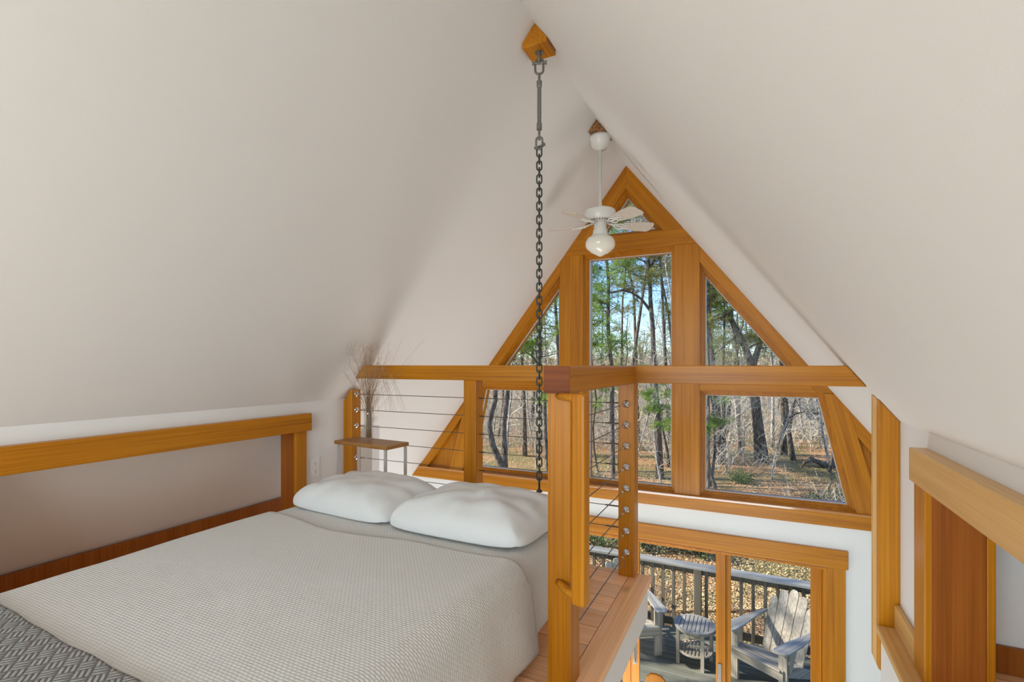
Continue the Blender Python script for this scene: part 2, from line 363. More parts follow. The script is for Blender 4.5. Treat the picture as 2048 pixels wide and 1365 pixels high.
# ------------------------------------------------------------------ gable joinery
mulL, mulR = (-1.579, -1.363), (-.585, -.391)
B0, B1 = 2.044, 2.18
T0, T1 = .862, .99
yf, yb = G-.004, GO
def inner(z, s, off=.10): return rx(z, s)-s*off
trims = []
def trim(mat, poly): 
    m_ = MB(); m_.prism(poly, 'y', yf, yb); trims.append(st(m_.build('trim_%d' % (12+len(trims)), mat, bevel=.003)))
trim(FIR['z'], [(mulL[0],ZS),(mulL[1],ZS),(mulL[1],B0),(rx(B0,-1),B0),(mulL[0],rz(mulL[0]))]); 
trim(FIR['z'], [(mulR[0],ZS),(mulR[1],ZS),(mulR[1],rz(mulR[1])),(rx(B0,1),B0),(mulR[0],B0)])
trim(FIR['x'], [(rx(B0,-1),B0),(rx(B0,1),B0),(rx(B1,1),B1),(rx(B1,-1),B1)])
OFF = .155
trim(FIR['rr'], [(RX,RZ),(RX,RZ-OFF*K),(inner(B1,1,OFF),B1),(rx(B1,1),B1)]); trim(FIR['rl'], [(RX,RZ-OFF*K),(RX,RZ),(rx(B1,-1),B1),(inner(B1,-1,OFF),B1)])
OF2 = .098
zt = rz(mulR[1]); trim(FIR['rr'], [(mulR[1],zt),(mulR[1],zt-OF2*K),(inner(T0,1,OF2),T0),(rx(T0,1),T0)]); trim(FIR['rr'], [(rx(.75,1),.75),(inner(.75,1,OF2),.75),(inner(ZS,1,OF2),ZS),(rx(ZS,1),ZS)])
zt = rz(mulL[0]); trim(FIR['rl'], [(mulL[0],zt-OF2*K),(mulL[0],zt),(rx(T0,-1),T0),(inner(T0,-1,OF2),T0)]); trim(FIR['rl'], [(inner(.75,-1,OF2),.75),(rx(.75,-1),.75),(rx(ZS,-1),ZS),(inner(ZS,-1,OF2),ZS)])
trim(FIR['x'], [(mulR[1],T0),(inner(T0,1,OF2),T0),(inner(T1,1,OF2),T1),(mulR[1],T1)]); trim(FIR['x'], [(inner(T0,-1,OF2),T0),(mulL[0],T0),(mulL[0],T1),(inner(T1,-1,OF2),T1)])
SI = [(.452,T0),(.647,ZS)]
def mir(p): return (2*RX-p[0], p[1])
sbp = [(SI[1][0],ZS),(.80,ZS),(.602,.75),(rx(T0,1),T0),(SI[0][0],T0)]
yf -= .006; trim(FIR['sr'], sbp); trim(FIR['sl'], [mir(p) for p in sbp][::-1]); yf += .006
pn = [(.79,ZS),(inner(ZS,1,OF2)+.01,ZS),(.60,.75)]
for q in (pn, [mir(p) for p in pn][::-1]):
    m_ = MB(); m_.prism(q, 'y', G+.045, GO); trims.append(st(m_.build('trim_%d' % (12+len(trims)), FIR['z'])))
# sill and apron
SILLM = FIR['x'].copy(); SILLM.name = 'fir_sill'; SILLM.node_tree.nodes['Principled BSDF'].inputs['Coat Weight'].default_value = 1; SILLM.node_tree.nodes['Principled BSDF'].inputs['Coat Roughness'].default_value = .08; SILLM.node_tree.nodes['Principled BSDF'].inputs['Coat IOR'].default_value = 2.0
trim_sill = MB(); trim_sill.prism([(rx(-.0,-1),0),(rx(0,1),0),(rx(.022,1),.022),(rx(.022,-1),.022)], 'y', G-.03, GO+.03); st(trim_sill.build('trim_40', SILLM, bevel=.004))
m_ = MB(); m_.prism([(rx(-.09,-1),-.09),(rx(-.09,1),-.09),(rx(0,1),0),(rx(0,-1),0)], 'y', G-.022, G); st(m_.build('trim_41', FIR['x'], bevel=.003))
# windows: each sash with its stepped frame and pane
def inset(poly, d):
    n = len(poly); out = []
    for i in range(n):
        p0, p1, p2 = Vector(poly[i-1]), Vector(poly[i]), Vector(poly[(i+1)%n])
        a = (p1-p0).normalized(); b = (p2-p1).normalized(); na = Vector((-a.y,a.x)); nb = Vector((-b.y,b.x))
        k = (na+nb); k = k/max(.15, k.dot(na)); out.append(tuple(p1+k*d))
    return out
def ring(mb, po, pi_, y0, y1):
    n = len(po); vs = [(x,y0,z) for x,z in po]+[(x,y0,z) for x,z in pi_]+[(x,y1,z) for x,z in po]+[(x,y1,z) for x,z in pi_]
    fs = []
    for i in range(n):
        j = (i+1)%n; fs += [(i,j,n+j,n+i),(2*n+j,2*n+i,3*n+i,3*n+j),(n+i,n+j,3*n+j,3*n+i),(j,i,2*n+i,2*n+j)]
    mb.add(vs, fs)
def window(n, poly):
    e = empty('window_%d' % n, (poly[0][0], G, poly[0][1]), kind='structure')
    m_ = MB(); p0 = poly
    for k, (d, y) in enumerate([(.010, G+.03), (.018, G+.045), (.027, G+.058), (.036, G+.072)]):
        ring(m_, inset(poly, -.002), inset(poly, d), y, GO-.01)
    m_.build('window_frame', FIR['z'], e, bevel=.001)
    m_ = MB(); ring(m_, inset(poly, .033), inset(poly, .040), G+.078, G+.096); m_.build('glazing_bead', SEAL, e)
    m_ = MB(); m_.prism(inset(poly, .035), 'y', G+.086, G+.092); m_.build('pane', GLASS, e)
window(1, [(mulL[1],ZS),(mulR[0],ZS),(mulR[0],B0),(mulL[1],B0)])
window(2, [(inner(B1,-1,OFF),B1),(inner(B1,1,OFF),B1),(RX,RZ-OFF*K)])
t_r = [(mulR[1],T1),(inner(T1,1,OF2),T1),(mulR[1],rz(mulR[1])-OF2*K)]
window(3, t_r); window(4, [mir(t_r[1]), (mulL[0],T1), (mulL[0],rz(mulL[0])-OF2*K)])
window(5, [(mulR[1],ZS),SI[1],SI[0],(mulR[1],T0)]); window(6, [mir(SI[1]),(mulL[0],ZS),(mulL[0],T0),mir(SI[0])])
# patio door
st(wbox('trim_42', FIR['x'], DX0-.13, DX1+.125, G-.028, G, -.385, -.255)); st(wbox('trim_43', FIR['z'], DX1, DX1+.11, G-.022, G, LOW, -.385)); st(wbox('trim_44', FIR['z'], DX0-.11, DX0, G-.022, G, LOW, -.385))
m_ = MB(); m_.box(DX1-.022, DX1+.001, G-.01, GO, LOW, DZ1); m_.box(DX0-.001, DX0+.022, G-.01, GO, LOW, DZ1); m_.box(DX0+.022, DX1-.022, G-.01, GO, DZ1-.018, DZ1); st(m_.build('trim_45', FIR['z'], bevel=.002))
edges = [DX0+.022, -1.66, -.95, -.24, DX1-.022]
for i in range(4):
    a, b = edges[i]+.001, edges[i+1]-.001; y0 = G+.04 if i in (1, 2) else G+.085
    if i in (1, 2): a -= .035*(i == 1); b += .035*(i == 2)
    e = empty('door_%d' % (i+1), (a, y0, LOW), kind='structure')
    m_ = MB(); sw = .07; hs_ = .05
    m_.box(a, a+sw, y0, y0+.04, LOW+.02, DZ1-.02); m_.box(b-sw, b, y0, y0+.04, LOW+.02, DZ1-.02)
    m_.box(a+sw, b-sw, y0+.001, y0+.039, DZ1-.02-hs_*.5, DZ1-.02); m_.box(a+sw, b-sw, y0+.001, y0+.039, LOW+.02, LOW+.2)
    m_.build('door_frame', FIR['z'], e, bevel=.003)
    m_ = MB(); m_.box(a+sw-.005, b-sw+.005, y0+.017, y0+.023, LOW+.19, DZ1-.02-hs_*.5+.005); m_.build('pane', GLASS, e)
    if i == 2:
        m_ = MB(); m_.box(-.262, -.232, y0-.008, y0, -1.47, -1.30); m_.build('latch_plate', GALV, e, bevel=.004)
        pts = [(-.915, y0-.002, -1.30), (-.915, y0-.03, -1.31), (-.915, y0-.042, -1.35), (-.915, y0-.042, -1.41), (-.915, y0-.03, -1.45), (-.915, y0-.002, -1.46)]
        m_ = MB(); m_.tube(pts, .009, 10); m_.box(-.93, -.90, y0-.006, y0, -1.48, -1.28); m_.build('door_handle', GALV, e, smooth=False)

# ------------------------------------------------------------------ cable railing
RT, RB = 1.066, .978
PX0, PX1 = -.622, -.540                           # corner and gate post
rail = empty('cable_railing', (PX0, 2.54, 0), label='orange fir loft railing with steel cables and square posts round the bed', cat='railing')
m_ = MB(); m_.prism([(rx(RT,-1)+.002,RT),(rx(RB,-1)+.002,RB),(rx(RB,1)-.002,RB),(rx(RT,1)-.002,RT)], 'y', 2.495, 2.585)
m_.build('top_rail', FIR['x'], rail, bevel=.004)
m_ = MB(); m_.box(PX0-.004, PX1+.004, 1.518, 2.4945, RB-.002, RT-.001); o = m_.build('top_rail', FIR['y'], rail, bevel=.005)
m_ = MB(); m_.box(PX0-.004, PX1+.004, 1.5155, 1.518, RB-.002, RT-.001); m_.build('end_cap', ENDGR, o, bevel=.001)
wbox('post', FIR['z'], PX0, PX1, 1.54, 1.632, 0, RB, parent=rail); wbox('post', FIR['z'], PX0, PX1, 2.497, 2.583, 0, RB, parent=rail)
wbox('post', FIR['z'], -1.541, -1.458, 2.497, 2.583, 0, RB, parent=rail)
m_ = MB(); m_.prism([(-2.488,0),(-2.415,0),(-2.415,rz(-2.415)-.03),(-2.43,rz(-2.415)-.03),(-2.488,rz(-2.488)-.02)], 'y', 2.497, 2.583); m_.build('post', FIR['z'], rail, bevel=.003)
CZ = [.872, .766, .66, .554, .446, .338, .23, .122]
def fitting(p, d, full=True):
    d = Vector(d); p = Vector(p); q = d.to_track_quat('Z','Y').to_matrix().to_4x4()
    m_ = MB(); m_.lathe([(.004,0),(.019,0),(.0195,.003),(.015,.007),(.012,.008),(.010,.012),(.001,.014)], p, 20, q); f = m_.build('cable_fitting', CHROME, rail, smooth=True)
    if full:
        m2 = MB(); c = p+d*.022; side = d.orthogonal().normalized()
        m2.tube([c+d*.011*math.cos(t)+side*.007*math.sin(t) for t in [2*math.pi*k/12 for k in range(12)]], .0024, 6, closed=True)
        m2.tube([p+d*.030, p+d*.045, p+d*.075, p+d*.08, p+d*.10], [.003,.0058,.0058,.004,.003], 8); m2.build('turnbuckle', CHROME, f)
for i, z in enumerate(CZ):
    fitting((-.582, 2.497, z), (0,-1,0)); fitting((-.582, 1.632, z), (0,1,0), False)
    m_ = MB(); m_.tube([(-.582, 2.41, z), (-.582, 1.64, z)], .0024, 6); m_.build('cable', CABLE, rail)
    fitting((-2.415, 2.54, z), (1,0,0)) if z < .88 else None
    m_ = MB(); m_.tube([(-2.33, 2.54, z), (-1.541, 2.54, z)], .0022, 6); m_.build('cable', CABLE, rail)
    m_ = MB(); m_.tube([(-1.458, 2.54, z), (-1.425, 2.54, z), (-1.424, 2.54, z), (-.70, 2.54, z), (-.699,2.54,z), (PX0, 2.54, z)], [.004,.004,.0022,.0022,.0045,.0045], 6); m_.build('cable', CABLE, rail)
m_ = MB(); m_.tube([Vector((-.585+.012*math.sin(t), 2.43, .09+.022*math.cos(t))) for t in [2*math.pi*k/24 for k in range(24)]], .0012, 5, closed=True); m_.build('wire_loop', CABLE, rail)
# grab handle on the gate post
hb = empty('grab_handle', (-.59, 1.54, .33), label='varnished wooden grab handle upright on the near railing post', cat='handle')
R1 = Matrix.Translation((-.478, 1.452, 0)) @ Matrix.Rotation(math.radians(-12), 4, 'Z')
m_ = MB(); m_.box(-.024, .024, -.02, .02, .335, .982, R1); m_.build('bar', FIR['z'], hb, bevel=.009)
for z0, z1, tz in ((.955, .978, -.02), (.338, .362, .02)):
    m_ = MB()
    m_.tube([(-.583, 1.542, (z0+z1)/2-tz*.0), (-.56, 1.515, (z0+z1)/2), (-.53, 1.488, (z0+z1)/2), (-.49, 1.462, (z0+z1)/2)], [.012,.0125,.0135,.015], 10)
    m_.build('bracket', FIR['x'], hb, smooth=True)
# tall board closing the end of the right knee wall
cb = empty('corner_board', (.50, 2.5, -.17), label='tall orange board upright at the end of the right knee wall', cat='post')
m_ = MB(); m_.prism([(.459,-.185),(.480,-.20),(.482,-.03),(.545,-.03),(.545,rz(.545)-.002),(.459,rz(.459)-.002)], 'y', 2.497, 2.53)
m_.build('board', FIR['z'], cb, bevel=.002)
m_ = MB(); m_.prism([(.446,-.15),(.4585,-.185),(.4585,rz(.459)-.003),(.446,rz(.446)-.003)], 'y', 2.53, 2.56); m_.box(.4585,.4595,2.5301,2.56,-.18,.9)
m_.build('edge_strip', PALEFIR['z'], cb, bevel=.001)

# ------------------------------------------------------------------ ridge blocks
def rblock(name, y0, y1, zb, mat, label, nip=.0):
    m_ = MB(); hx = .066 if zb < 2.67 else .055
    m_.prism([(RX-hx,zb),(RX+hx,zb),(RX+hx,rz(RX+hx)-.001),(RX,RZ-.001),(RX-hx,rz(RX-hx)-.001)], 'y', y0, y1)
    return tag(m_.build(name, mat, bevel=.002), label, 'wood block')
rblock('ridge_block', 2.25, 2.375, 2.655, FIR['y'], 'orange wooden block at the ridge carrying the hanging chain')
rblock('ridge_block', 3.32, 3.52, 2.686, OSB, 'rough brown strand-board block at the ridge above the ceiling fan')

# ------------------------------------------------------------------ chain
CY_ = 2.315
ch = empty('hanging_chain', (RX, CY_, .43), label='dark iron chain hanging from the ridge block down behind the pillows', cat='chain')
def oval(c, hw, hl, r, ax, n=20):
    c = Vector(c); pts = []
    for k in range(n):
        t = 2*math.pi*k/n; a = math.cos(t)*hw; b = math.sin(t)
        z = (hl-hw)*(1 if b > 0 else -1)+b*hw if abs(b) > 1e-6 else 0
        pts.append(c+Vector(ax)*a+Vector((0,0,z)))
    m = MB(); m.tube(pts, r, 7, closed=True); return m
A45 = (math.cos(.3), math.sin(.3), 0); B45 = (-math.sin(.3), math.cos(.3), 0)
oval((RX,CY_,2.632), .017, .030, .0065, B45).build('eye_bolt', GALV, ch, smooth=True)
m_ = MB(); m_.lathe([(.022,2.652),(.022,2.656)], (RX,CY_,0), 16); m_.build('washer', GALV, ch)
sh = oval((RX,CY_,2.582), .021, .038, .006, A45).build('shackle', GALV, ch, smooth=True)
m_ = MB(); a = Vector(A45); m_.tube([Vector((RX,CY_,2.600))-a*.036, Vector((RX,CY_,2.600))-a*.022, Vector((RX,CY_,2.6))+a*.022, Vector((RX,CY_,2.6))+a*.038], [.009,.006,.006,.011], 8); m_.build('pin', GALV, sh)
tb = MB(); tb.lathe([(.006,2.21),(.007,2.545),(.002,2.552)], (RX,CY_,0), 10)
tb.lathe([(.0145,2.262),(.0145,2.29),(.011,2.30),(.0115,2.33),(.0115,2.45),(.011,2.475),(.0145,2.485),(.0145,2.508)], (RX,CY_,0), 8); tb.build('turnbuckle', GALV, ch)
s2 = oval((RX,CY_,2.195), .016, .030, .0055, A45).build('shackle', GALV, ch, smooth=True)
m_ = MB(); c0 = Vector((RX,CY_,2.178)); bb = (a*.8+Vector(B45)*-.6).normalized(); m_.tube([c0-bb*.030, c0-bb*.018, c0+bb*.018, c0+bb*.034], [.008,.005,.005,.010], 8); m_.build('pin', GALV, s2)
NL = 50; z0c, z1c = 2.165, .455; pitch = (z0c-z1c)/NL
la = oval((0,0,0), .0125, pitch/2+.0062, .0042, A45); lb_ = oval((0,0,0), .0125, pitch/2+.0062, .0042, B45)
ma = la.build('chain_link', CHAINM, ch, smooth=True, local=True); mb2 = lb_.build('chain_link', CHAINM, ch, smooth=True, local=True)
for i in range(NL):
    o = (ma if i % 2 == 0 else mb2) if i < 2 else None
    if o is None: o = (ma if i % 2 == 0 else mb2).copy(); COL.objects.link(o); o.parent = ch
    o.location = (0, 0, z0c-(i+.5)*pitch-.43)
m_ = MB(); m_.tube([(RX,CY_,.455),(RX,CY_,.435),(RX,CY_,.0)], [.006,.006,.008], 8); m_.lathe([(.006,.44),(.016,.428),(.016,.424)], (RX,CY_,0), 12); m_.build('anchor_rod', CHAINM, ch)

# ------------------------------------------------------------------ ceiling fan
FXY = Vector((RX, 3.42, 0))
fan = empty('ceiling_fan', (RX, 3.42, 2.70), label='white five-blade ceiling fan with opal globe hanging from the ridge', cat='ceiling fan')
m_ = MB(); m_.lathe([(.074,2.686),(.074,2.672),(.071,2.66),(.064,2.625),(.046,2.60),(.026,2.593),(.024,2.588)], FXY, 32); m_.build('canopy', WHITE_METAL, fan, smooth=True)
m_ = MB(); m_.lathe([(.0115,2.60),(.0115,2.20),(.020,2.195),(.022,2.17)], FXY, 16); m_.build('rod', WHITE_METAL, fan, smooth=True)
m_ = MB(); m_.lathe([(.03,2.172),(.085,2.168),(.104,2.160),(.108,2.150),(.108,2.098),(.103,2.088),(.07,2.082),(.055,2.075)], FXY, 40); mh = m_.build('motor_housing', WHITE_METAL, fan, smooth=True)
m_ = MB()
for k in range(28):
    t = 2*math.pi*k/28; M4 = Matrix.Translation(FXY) @ Matrix.Rotation(t, 4, 'Z'); m_.box(.062, .092, -.0022, .0022, 2.0815, 2.086, M4)
m_.build('vent_slots', BLACK, mh)
m_ = MB(); m_.lathe([(.04,2.082),(.044,2.07),(.044,2.03),(.05,2.02),(.052,1.995),(.056,1.985)], FXY, 32); m_.build('switch_housing', WHITE_METAL, fan, smooth=True)
m_ = MB(); m_.lathe([(.052,1.992),(.058,1.982),(.088,1.966),(.103,1.94),(.105,1.915),(.094,1.89),(.06,1.862),(.026,1.846),(.012,1.838),(.001,1.835)], FXY, 40); m_.build('globe', CANDLE, fan, smooth=True)
BL = plain('fan_blade_wood', S(206,196,184), .55, var=.06, bscale=30)
blade_proto = None
for k in range(5):
    ang = math.radians(36+72*k)
    prof = []
    for t in [0,.05,.15,.35,.6,.8,.92,.97,1.0]:
        x = .155+t*.235; wd = .040+.022*min(1,t/.5); 
        if t > .9: wd = .062*math.sqrt(max(0,1-((t-.9)/.1)**2*.75))
        if t < .05: wd = .03
        prof.append((x, wd))
    poly = [(x,-w_) for x,w_ in prof]+[(x,w_) for x,w_ in prof[::-1]]
    tl = Matrix.Rotation(math.radians(-13), 4, 'X')
    Mz = Matrix.Translation(FXY+Vector((0,0,2.062))) @ Matrix.Rotation(ang, 4, 'Z')
    m_ = MB(); m_.prism(poly, 'z', -.003, .003, Mz @ tl); bl = m_.build('blade', BL, fan, bevel=.001)
    m_ = MB()
    for sg in (-1, 1):
        pts = [(.05,0,.012),(.09,sg*.006,.004),(.12,sg*.026,-.006),(.145,sg*.034,-.007),(.165,sg*.022,-.007),(.18,sg*.012,-.007),(.20,sg*.020,-.007),(.215,0,-.007)]
        m_.tube([Mz @ tl @ Vector(p) for p in pts], .005, 6)
    m_.tube([Mz @ tl @ Vector(p) for p in [(.045,0,.013),(.08,0,.006),(.13,0,-.005),(.19,0,-.007)]], .006, 6)
    m_.build('blade_arm', WHITE_METAL, bl, smooth=True)

# ------------------------------------------------------------------ outlet
ox = LW
out = empty('wall_outlet', (ox, 2.255, .425), label='white duplex outlet on the left knee wall beside the bed', cat='outlet')
m_ = MB(); m_.box(ox, ox+.005, 2.218, 2.292, .365, .483); m_.build('plate', PLASTIC, out, bevel=.002)
for zc in (.40, .448):
    m_ = MB(); m_.lathe([(.017,.0),(.0165,.004)], (ox+.004,2.255,zc), 20, Matrix.Rotation(math.pi/2,4,'Y')); so = m_.build('socket', PLASTIC, out)
    m_ = MB(); m_.box(ox+.0078,ox+.0084,2.247,2.2495,zc-.003,zc+.007); m_.box(ox+.0078,ox+.0084,2.2605,2.263,zc-.003,zc+.007); m_.box(ox+.0078,ox+.0084,2.2525,2.2575,zc-.012,zc-.008); m_.build('slots', BLACK, so)

# ------------------------------------------------------------------ bed
BX0, BX1, BY0, BY1, BZ = -2.07, -.745, .30, 2.24, .355
bed = empty('bed', ((BX0+BX1)/2, 1.2, 0), label='low double bed with white mattress on the loft floor', cat='bed')
m_ = MB(); m_.box(BX0+.04, BX1-.05, BY0+.05, BY1-.04, .0, .12); m_.build('bed_base', PINE_Y, bed, bevel=.005)
m_ = MB(); m_.box(BX0, BX1, BY0, BY1, .12, BZ); m_.build('mattress', SHEET, bed, bevel=.04)
def drape(name, y0, y1, z, off, hemR, hemL, mat, label, cat, wav=.006, seed=0, edge=None, thick=.006, nx=120, ny=70):
    """cloth over the mattress: runs left hem, up, over the top, down the right side"""
    r = .055+off; prof = []
    def seg(a, b, n): return [(a[0]+(b[0]-a[0])*i/n, a[1]+(b[1]-a[1])*i/n) for i in range(n)]
    xl, xr = BX0-off, BX1+off
    P = seg((xl, hemL), (xl, z-r), 8)
    P += [(xl+r-r*math.cos(t), z-r+r*math.sin(t)) for t in [math.pi/2*i/8 for i in range(8)]]
    P += seg((xl+r, z), (xr-r, z), 60)
    P += [(xr-r+r*math.sin(t), z-r+r*math.cos(t)) for t in [math.pi/2*i/10 for i in range(10)]]
    P += seg((xr, z-r), (xr+.012, hemR), 18)+[(xr+.012, hemR)]
    L = [0]
    for i in range(1, len(P)): L.append(L[-1]+math.dist(P[i], P[i-1]))
    m = MB(); m.uv = []
    for j in range(ny+1):
        for i, (x, zz) in enumerate(P):
            yy = y0+(y1-y0)*j/ny
            if edge:
                e0 = edge(x, zz); 
                yy = y0+(e0-y0)*j/ny if edge.end else e0+(y1-e0)*j/ny
            down = max(0, (z-r-zz))/.3
            nzv = noise.noise(Vector((x*2.2+seed, yy*2.2, zz*2))); n2 = noise.noise(Vector((x*7+seed, yy*7, 3)))
            px = x; pz = zz
            if zz > z-.02: pz += nzv*wav+n2*wav*.35
            else:
                sgn = 1 if x > (BX0+BX1)/2 else -1
                px += sgn*(abs(math.sin(yy*9+seed+nzv*2))*.022*min(1,down)+n2*.004)
                if down > 0: px = max(px, xr-.005) if sgn > 0 else min(px, xl+.005)
            m.v.append(Vector((px, yy, pz))); m.uv.append((L[i], yy))
    k = len(P)
    for j in range(ny):
        for i in range(k-1): m.f.append((j*k+i, j*k+i+1, (j+1)*k+i+1, (j+1)*k+i))
    o = m.build(name, mat, None, smooth=True)
    s = o.modifiers.new('thick', 'SOLIDIFY'); s.thickness = thick; s.offset = 1
    return tag(o, label, cat)
class E:
    def __init__(s, f, end): s.f = f; s.end = end
    def __call__(s, x, z): return s.f(x, z)
foldf = E(lambda x, z: 1.60-.05*math.sin((x+2.1)*2.2)+.02*math.sin(x*9)+.02*(x+.7)+(.03 if z < .3 else 0), True)
drape('coverlet', .34, 2.235, .366, .012, .10, .12, WAFFLE, 'ivory waffle-weave coverlet under the pillows at the head of the bed', 'coverlet', seed=3)
drape('blanket', .34, 1.6, .376, .021, .045, .10, WAFFLE, 'long ivory waffle blanket spread over the bed with folded hem', 'blanket', seed=3, edge=foldf, thick=.009)
throwf = E(lambda x, z: .597-(x+1.5)*.026+.002*math.sin(x*31)+.003*math.sin(x*9.1), True)
drape('throw', .345, .62, .391, .034, .12, .12, BASKET, 'grey basket-knit throw across the foot of the bed', 'throw', seed=3, edge=throwf, thick=.012, ny=40)
def pillow(name, c, sx, sy, th, rot, tilt, label, seed, sag=0):
    n = 56; top = []; m = MB()
    def pt(u, v, sg):
        e = (1-.045*(1-abs(v)**2.2)*abs(u)**3)*(1-.12*abs(u*v)**4); e2 = (1-.045*(1-abs(u)**2.2)*abs(v)**3)*(1-.14*abs(u*v)**4)
        x = sx*u*e; y = sy*v*e2
        h = (max(0,1-abs(u)**2.6)*max(0,1-abs(v)**2.6))**.42
        hh = th*(.62 if sg > 0 else .38)*h
        cr = abs(u*v)
        wr = noise.noise(Vector((u*3+seed, v*3, sg)))*.014*h+noise.noise(Vector((u*9+seed, v*2.5, sg+4)))*.006*(h*.6+.2)
        ang = math.atan2(v, u); wr += math.sin(ang*9+seed*3+noise.noise(Vector((u*2,v*2,seed)))*3)*.010*max(0, math.hypot(u,v)-.4)*(1 if sg > 0 else .4)*min(1,h*2)
        if sg > 0: hh += wr
        hh *= 1
        droop = -.034*max(abs(u), abs(v))**4
        return Vector((x, y, sg*hh+droop))
    for sg in (1, -1):
        base = len(m.v)
        for j in range(n+1):
            for i in range(n+1):
                u = math.sin((i/n-.5)*math.pi); v = math.sin((j/n-.5)*math.pi)
                m.v.append(pt(u, v, sg))
        for j in range(n):
            for i in range(n):
                q = (base+j*(n+1)+i, base+j*(n+1)+i+1, base+(j+1)*(n+1)+i+1, base+(j+1)*(n+1)+i)
                m.f.append(q if sg > 0 else q[::-1])
    o = m.build(name, SHEET, None, smooth=True, local=True)
    bm = bmesh.new(); bm.from_mesh(o.data); bmesh.ops.remove_doubles(bm, verts=bm.verts, dist=.0005); bm.to_mesh(o.data); bm.free()
    for p in o.data.polygons: p.use_smooth = True
    o.location = c; o.rotation_euler = (math.radians(tilt[0]), math.radians(tilt[1]), math.radians(rot))
    return tag(o, label, 'pillow', 'white pillows at the head of the bed')
pillow('pillow', (-1.735, 1.905, .430), .34, .24, .128, -4, (2, 0), 'white pillow on the left, nearer the outlet wall', 1.3)
pillow('pillow', (-1.085, 1.885, .434), .35, .26, .145, -3, (1, -1), 'white pillow on the right, nearer the railing post and chain', 5.1)

# ------------------------------------------------------------------ side table, vase and grass
tbx = empty('side_table', (-2.12, 2.36, 0), label='narrow wood-topped side table with thin light metal legs behind the bed', cat='side table')
q = [(-2.345,2.275),(-1.895,2.232),(-1.885,2.425),(-2.33,2.465)]
wprism('tabletop', OAK, q, 'z', .578, .60, .002, tbx)
for x, y in ((-2.325,2.29),(-1.915,2.247),(-1.90,2.41),(-2.31,2.45)):
    m_ = MB(); m_.box(x-.007, x+.007, y-.007, y+.007, 0, .578); m_.build('leg', LIGHT_METAL, tbx)
VX, VY, VZ = -2.165, 2.385, .6005
vase = MB(); vase.lathe([(.001,0),(.026,0),(.028,.004),(.027,.08),(.030,.16),(.0325,.20),(.0305,.20),(.028,.16),(.0245,.08),(.024,.012),(.001,.010)], (VX,VY,VZ), 28)
tag(vase.build('vase', VGLASS, smooth=True), 'slim clear glass vase holding dried grass on the side table', 'vase')
GR = plain('dried_stem', S(168,138,104), .8); GR2 = plain('dried_seed_haze', S(172,150,124), .9)
gr = empty('dried_grass', (VX, VY, VZ+.012), label='spray of dried wispy grass standing in the glass vase', cat='dried grass')
m_ = MB(); m2 = MB(); rnd = random.Random(5)
for k in range(120):
    a = rnd.uniform(0, 2*math.pi); l_ = rnd.uniform(.28, .62); sp_ = abs(rnd.gauss(0, .13))+.02
    arch = rnd.random() < .16
    if arch: a = rnd.uniform(-1.2, 1.2)
    b0 = Vector((VX+rnd.uniform(-.012,.012), VY+rnd.uniform(-.012,.012), VZ+.014)); pts = [b0]
    dx, dy = math.cos(a), math.sin(a)*.8; rnd_r = rnd.random()
    if dx < 0: dx *= .75
    N = 10 if not arch else 18
    for i in range(1, N+1):
        t = i/N; rr = sp_*max(0,(t-.3)/.7)**1.4*1.3 if not arch else (.16+.16*rnd_r)*max(0,(t-.22)/.78)**1.1
        zz = l_*t if not arch else (.34+.12*rnd_r)*math.sin(t*2.75)+.02*t
        if t < .32: rr = min(rr, .014)
        p = b0+Vector((dx*rr, dy*rr, zz)); p.y = min(p.y, VY+.09); pts.append(p)
        p.x = max(p.x, rx(p.z, -1)+.03)
    m_.tube(pts, [.0010-.0005*i/N for i in range(N+1)], 3, cap=False)
    if not arch and k % 2 == 0:
        for s_ in range(12):
            t0 = rnd.uniform(.6, 1); i0 = int(t0*N); p = pts[min(i0,N)]
            d = Vector((rnd.gauss(0,1), rnd.gauss(0,.6), rnd.uniform(0,1.4))).normalized()*rnd.uniform(.02,.075); d.x = abs(d.x) if p.x-.05 < rx(p.z+.06, -1) else d.x
            m2.tube([p, p+d*.5+Vector((0,0,.004)), p+d], .00028, 3, cap=False)
m_.build('stems', GR, gr); m2.build('seed_heads', GR2, gr)

# ------------------------------------------------------------------ stool back below
QX, QY = -.665, 3.80
cs = empty('counter_stool', (QX, QY, LOW), label='orange wooden counter stool with rounded back standing inside the patio door', cat='stool')
m_ = MB(); poly = [(-.07,-1.60),(.07,-1.60),(.085,-1.43),(.082,-1.34),(.07,-1.285),(.042,-1.258),(0,-1.25),(-.042,-1.258),(-.07,-1.285),(-.082,-1.34),(-.085,-1.43)]
m_.prism([(QX+x, z) for x, z in poly], 'y', QY, QY+.024); m_.build('backrest', FIR['z'], cs, bevel=.008)
m_ = MB(); m_.lathe([(.15,-1.78),(.185,-1.775),(.19,-1.755),(.17,-1.745)], (QX,QY-.16,0), 28); m_.build('seat', FIR['x'], cs, smooth=False, bevel=.003)
for sx in (-1, 1):
    m_ = MB(); m_.tube([(QX+sx*.06,QY+.012,-1.60),(QX+sx*.07,QY-.01,-1.755)], .014, 10); m_.build('back_spindle', FIR['z'], cs, smooth=True)
    for sy in (-1, 1):
        m_ = MB(); m_.tube([(QX+sx*.11,QY-.16+sy*.11,-1.78),(QX+sx*.19,QY-.16+sy*.19,LOW)], [.018,.015], 10); m_.build('leg', FIR['z'], cs, smooth=True)
m_ = MB(); zz = -2.12; c4 = [(QX+a*.157, QY-.16+b*.157, zz) for a, b in ((-1,-1),(1,-1),(1,1),(-1,1))]
m_.tube(c4, .011, 8, closed=True); m_.build('footrest', FIR['x'], cs)

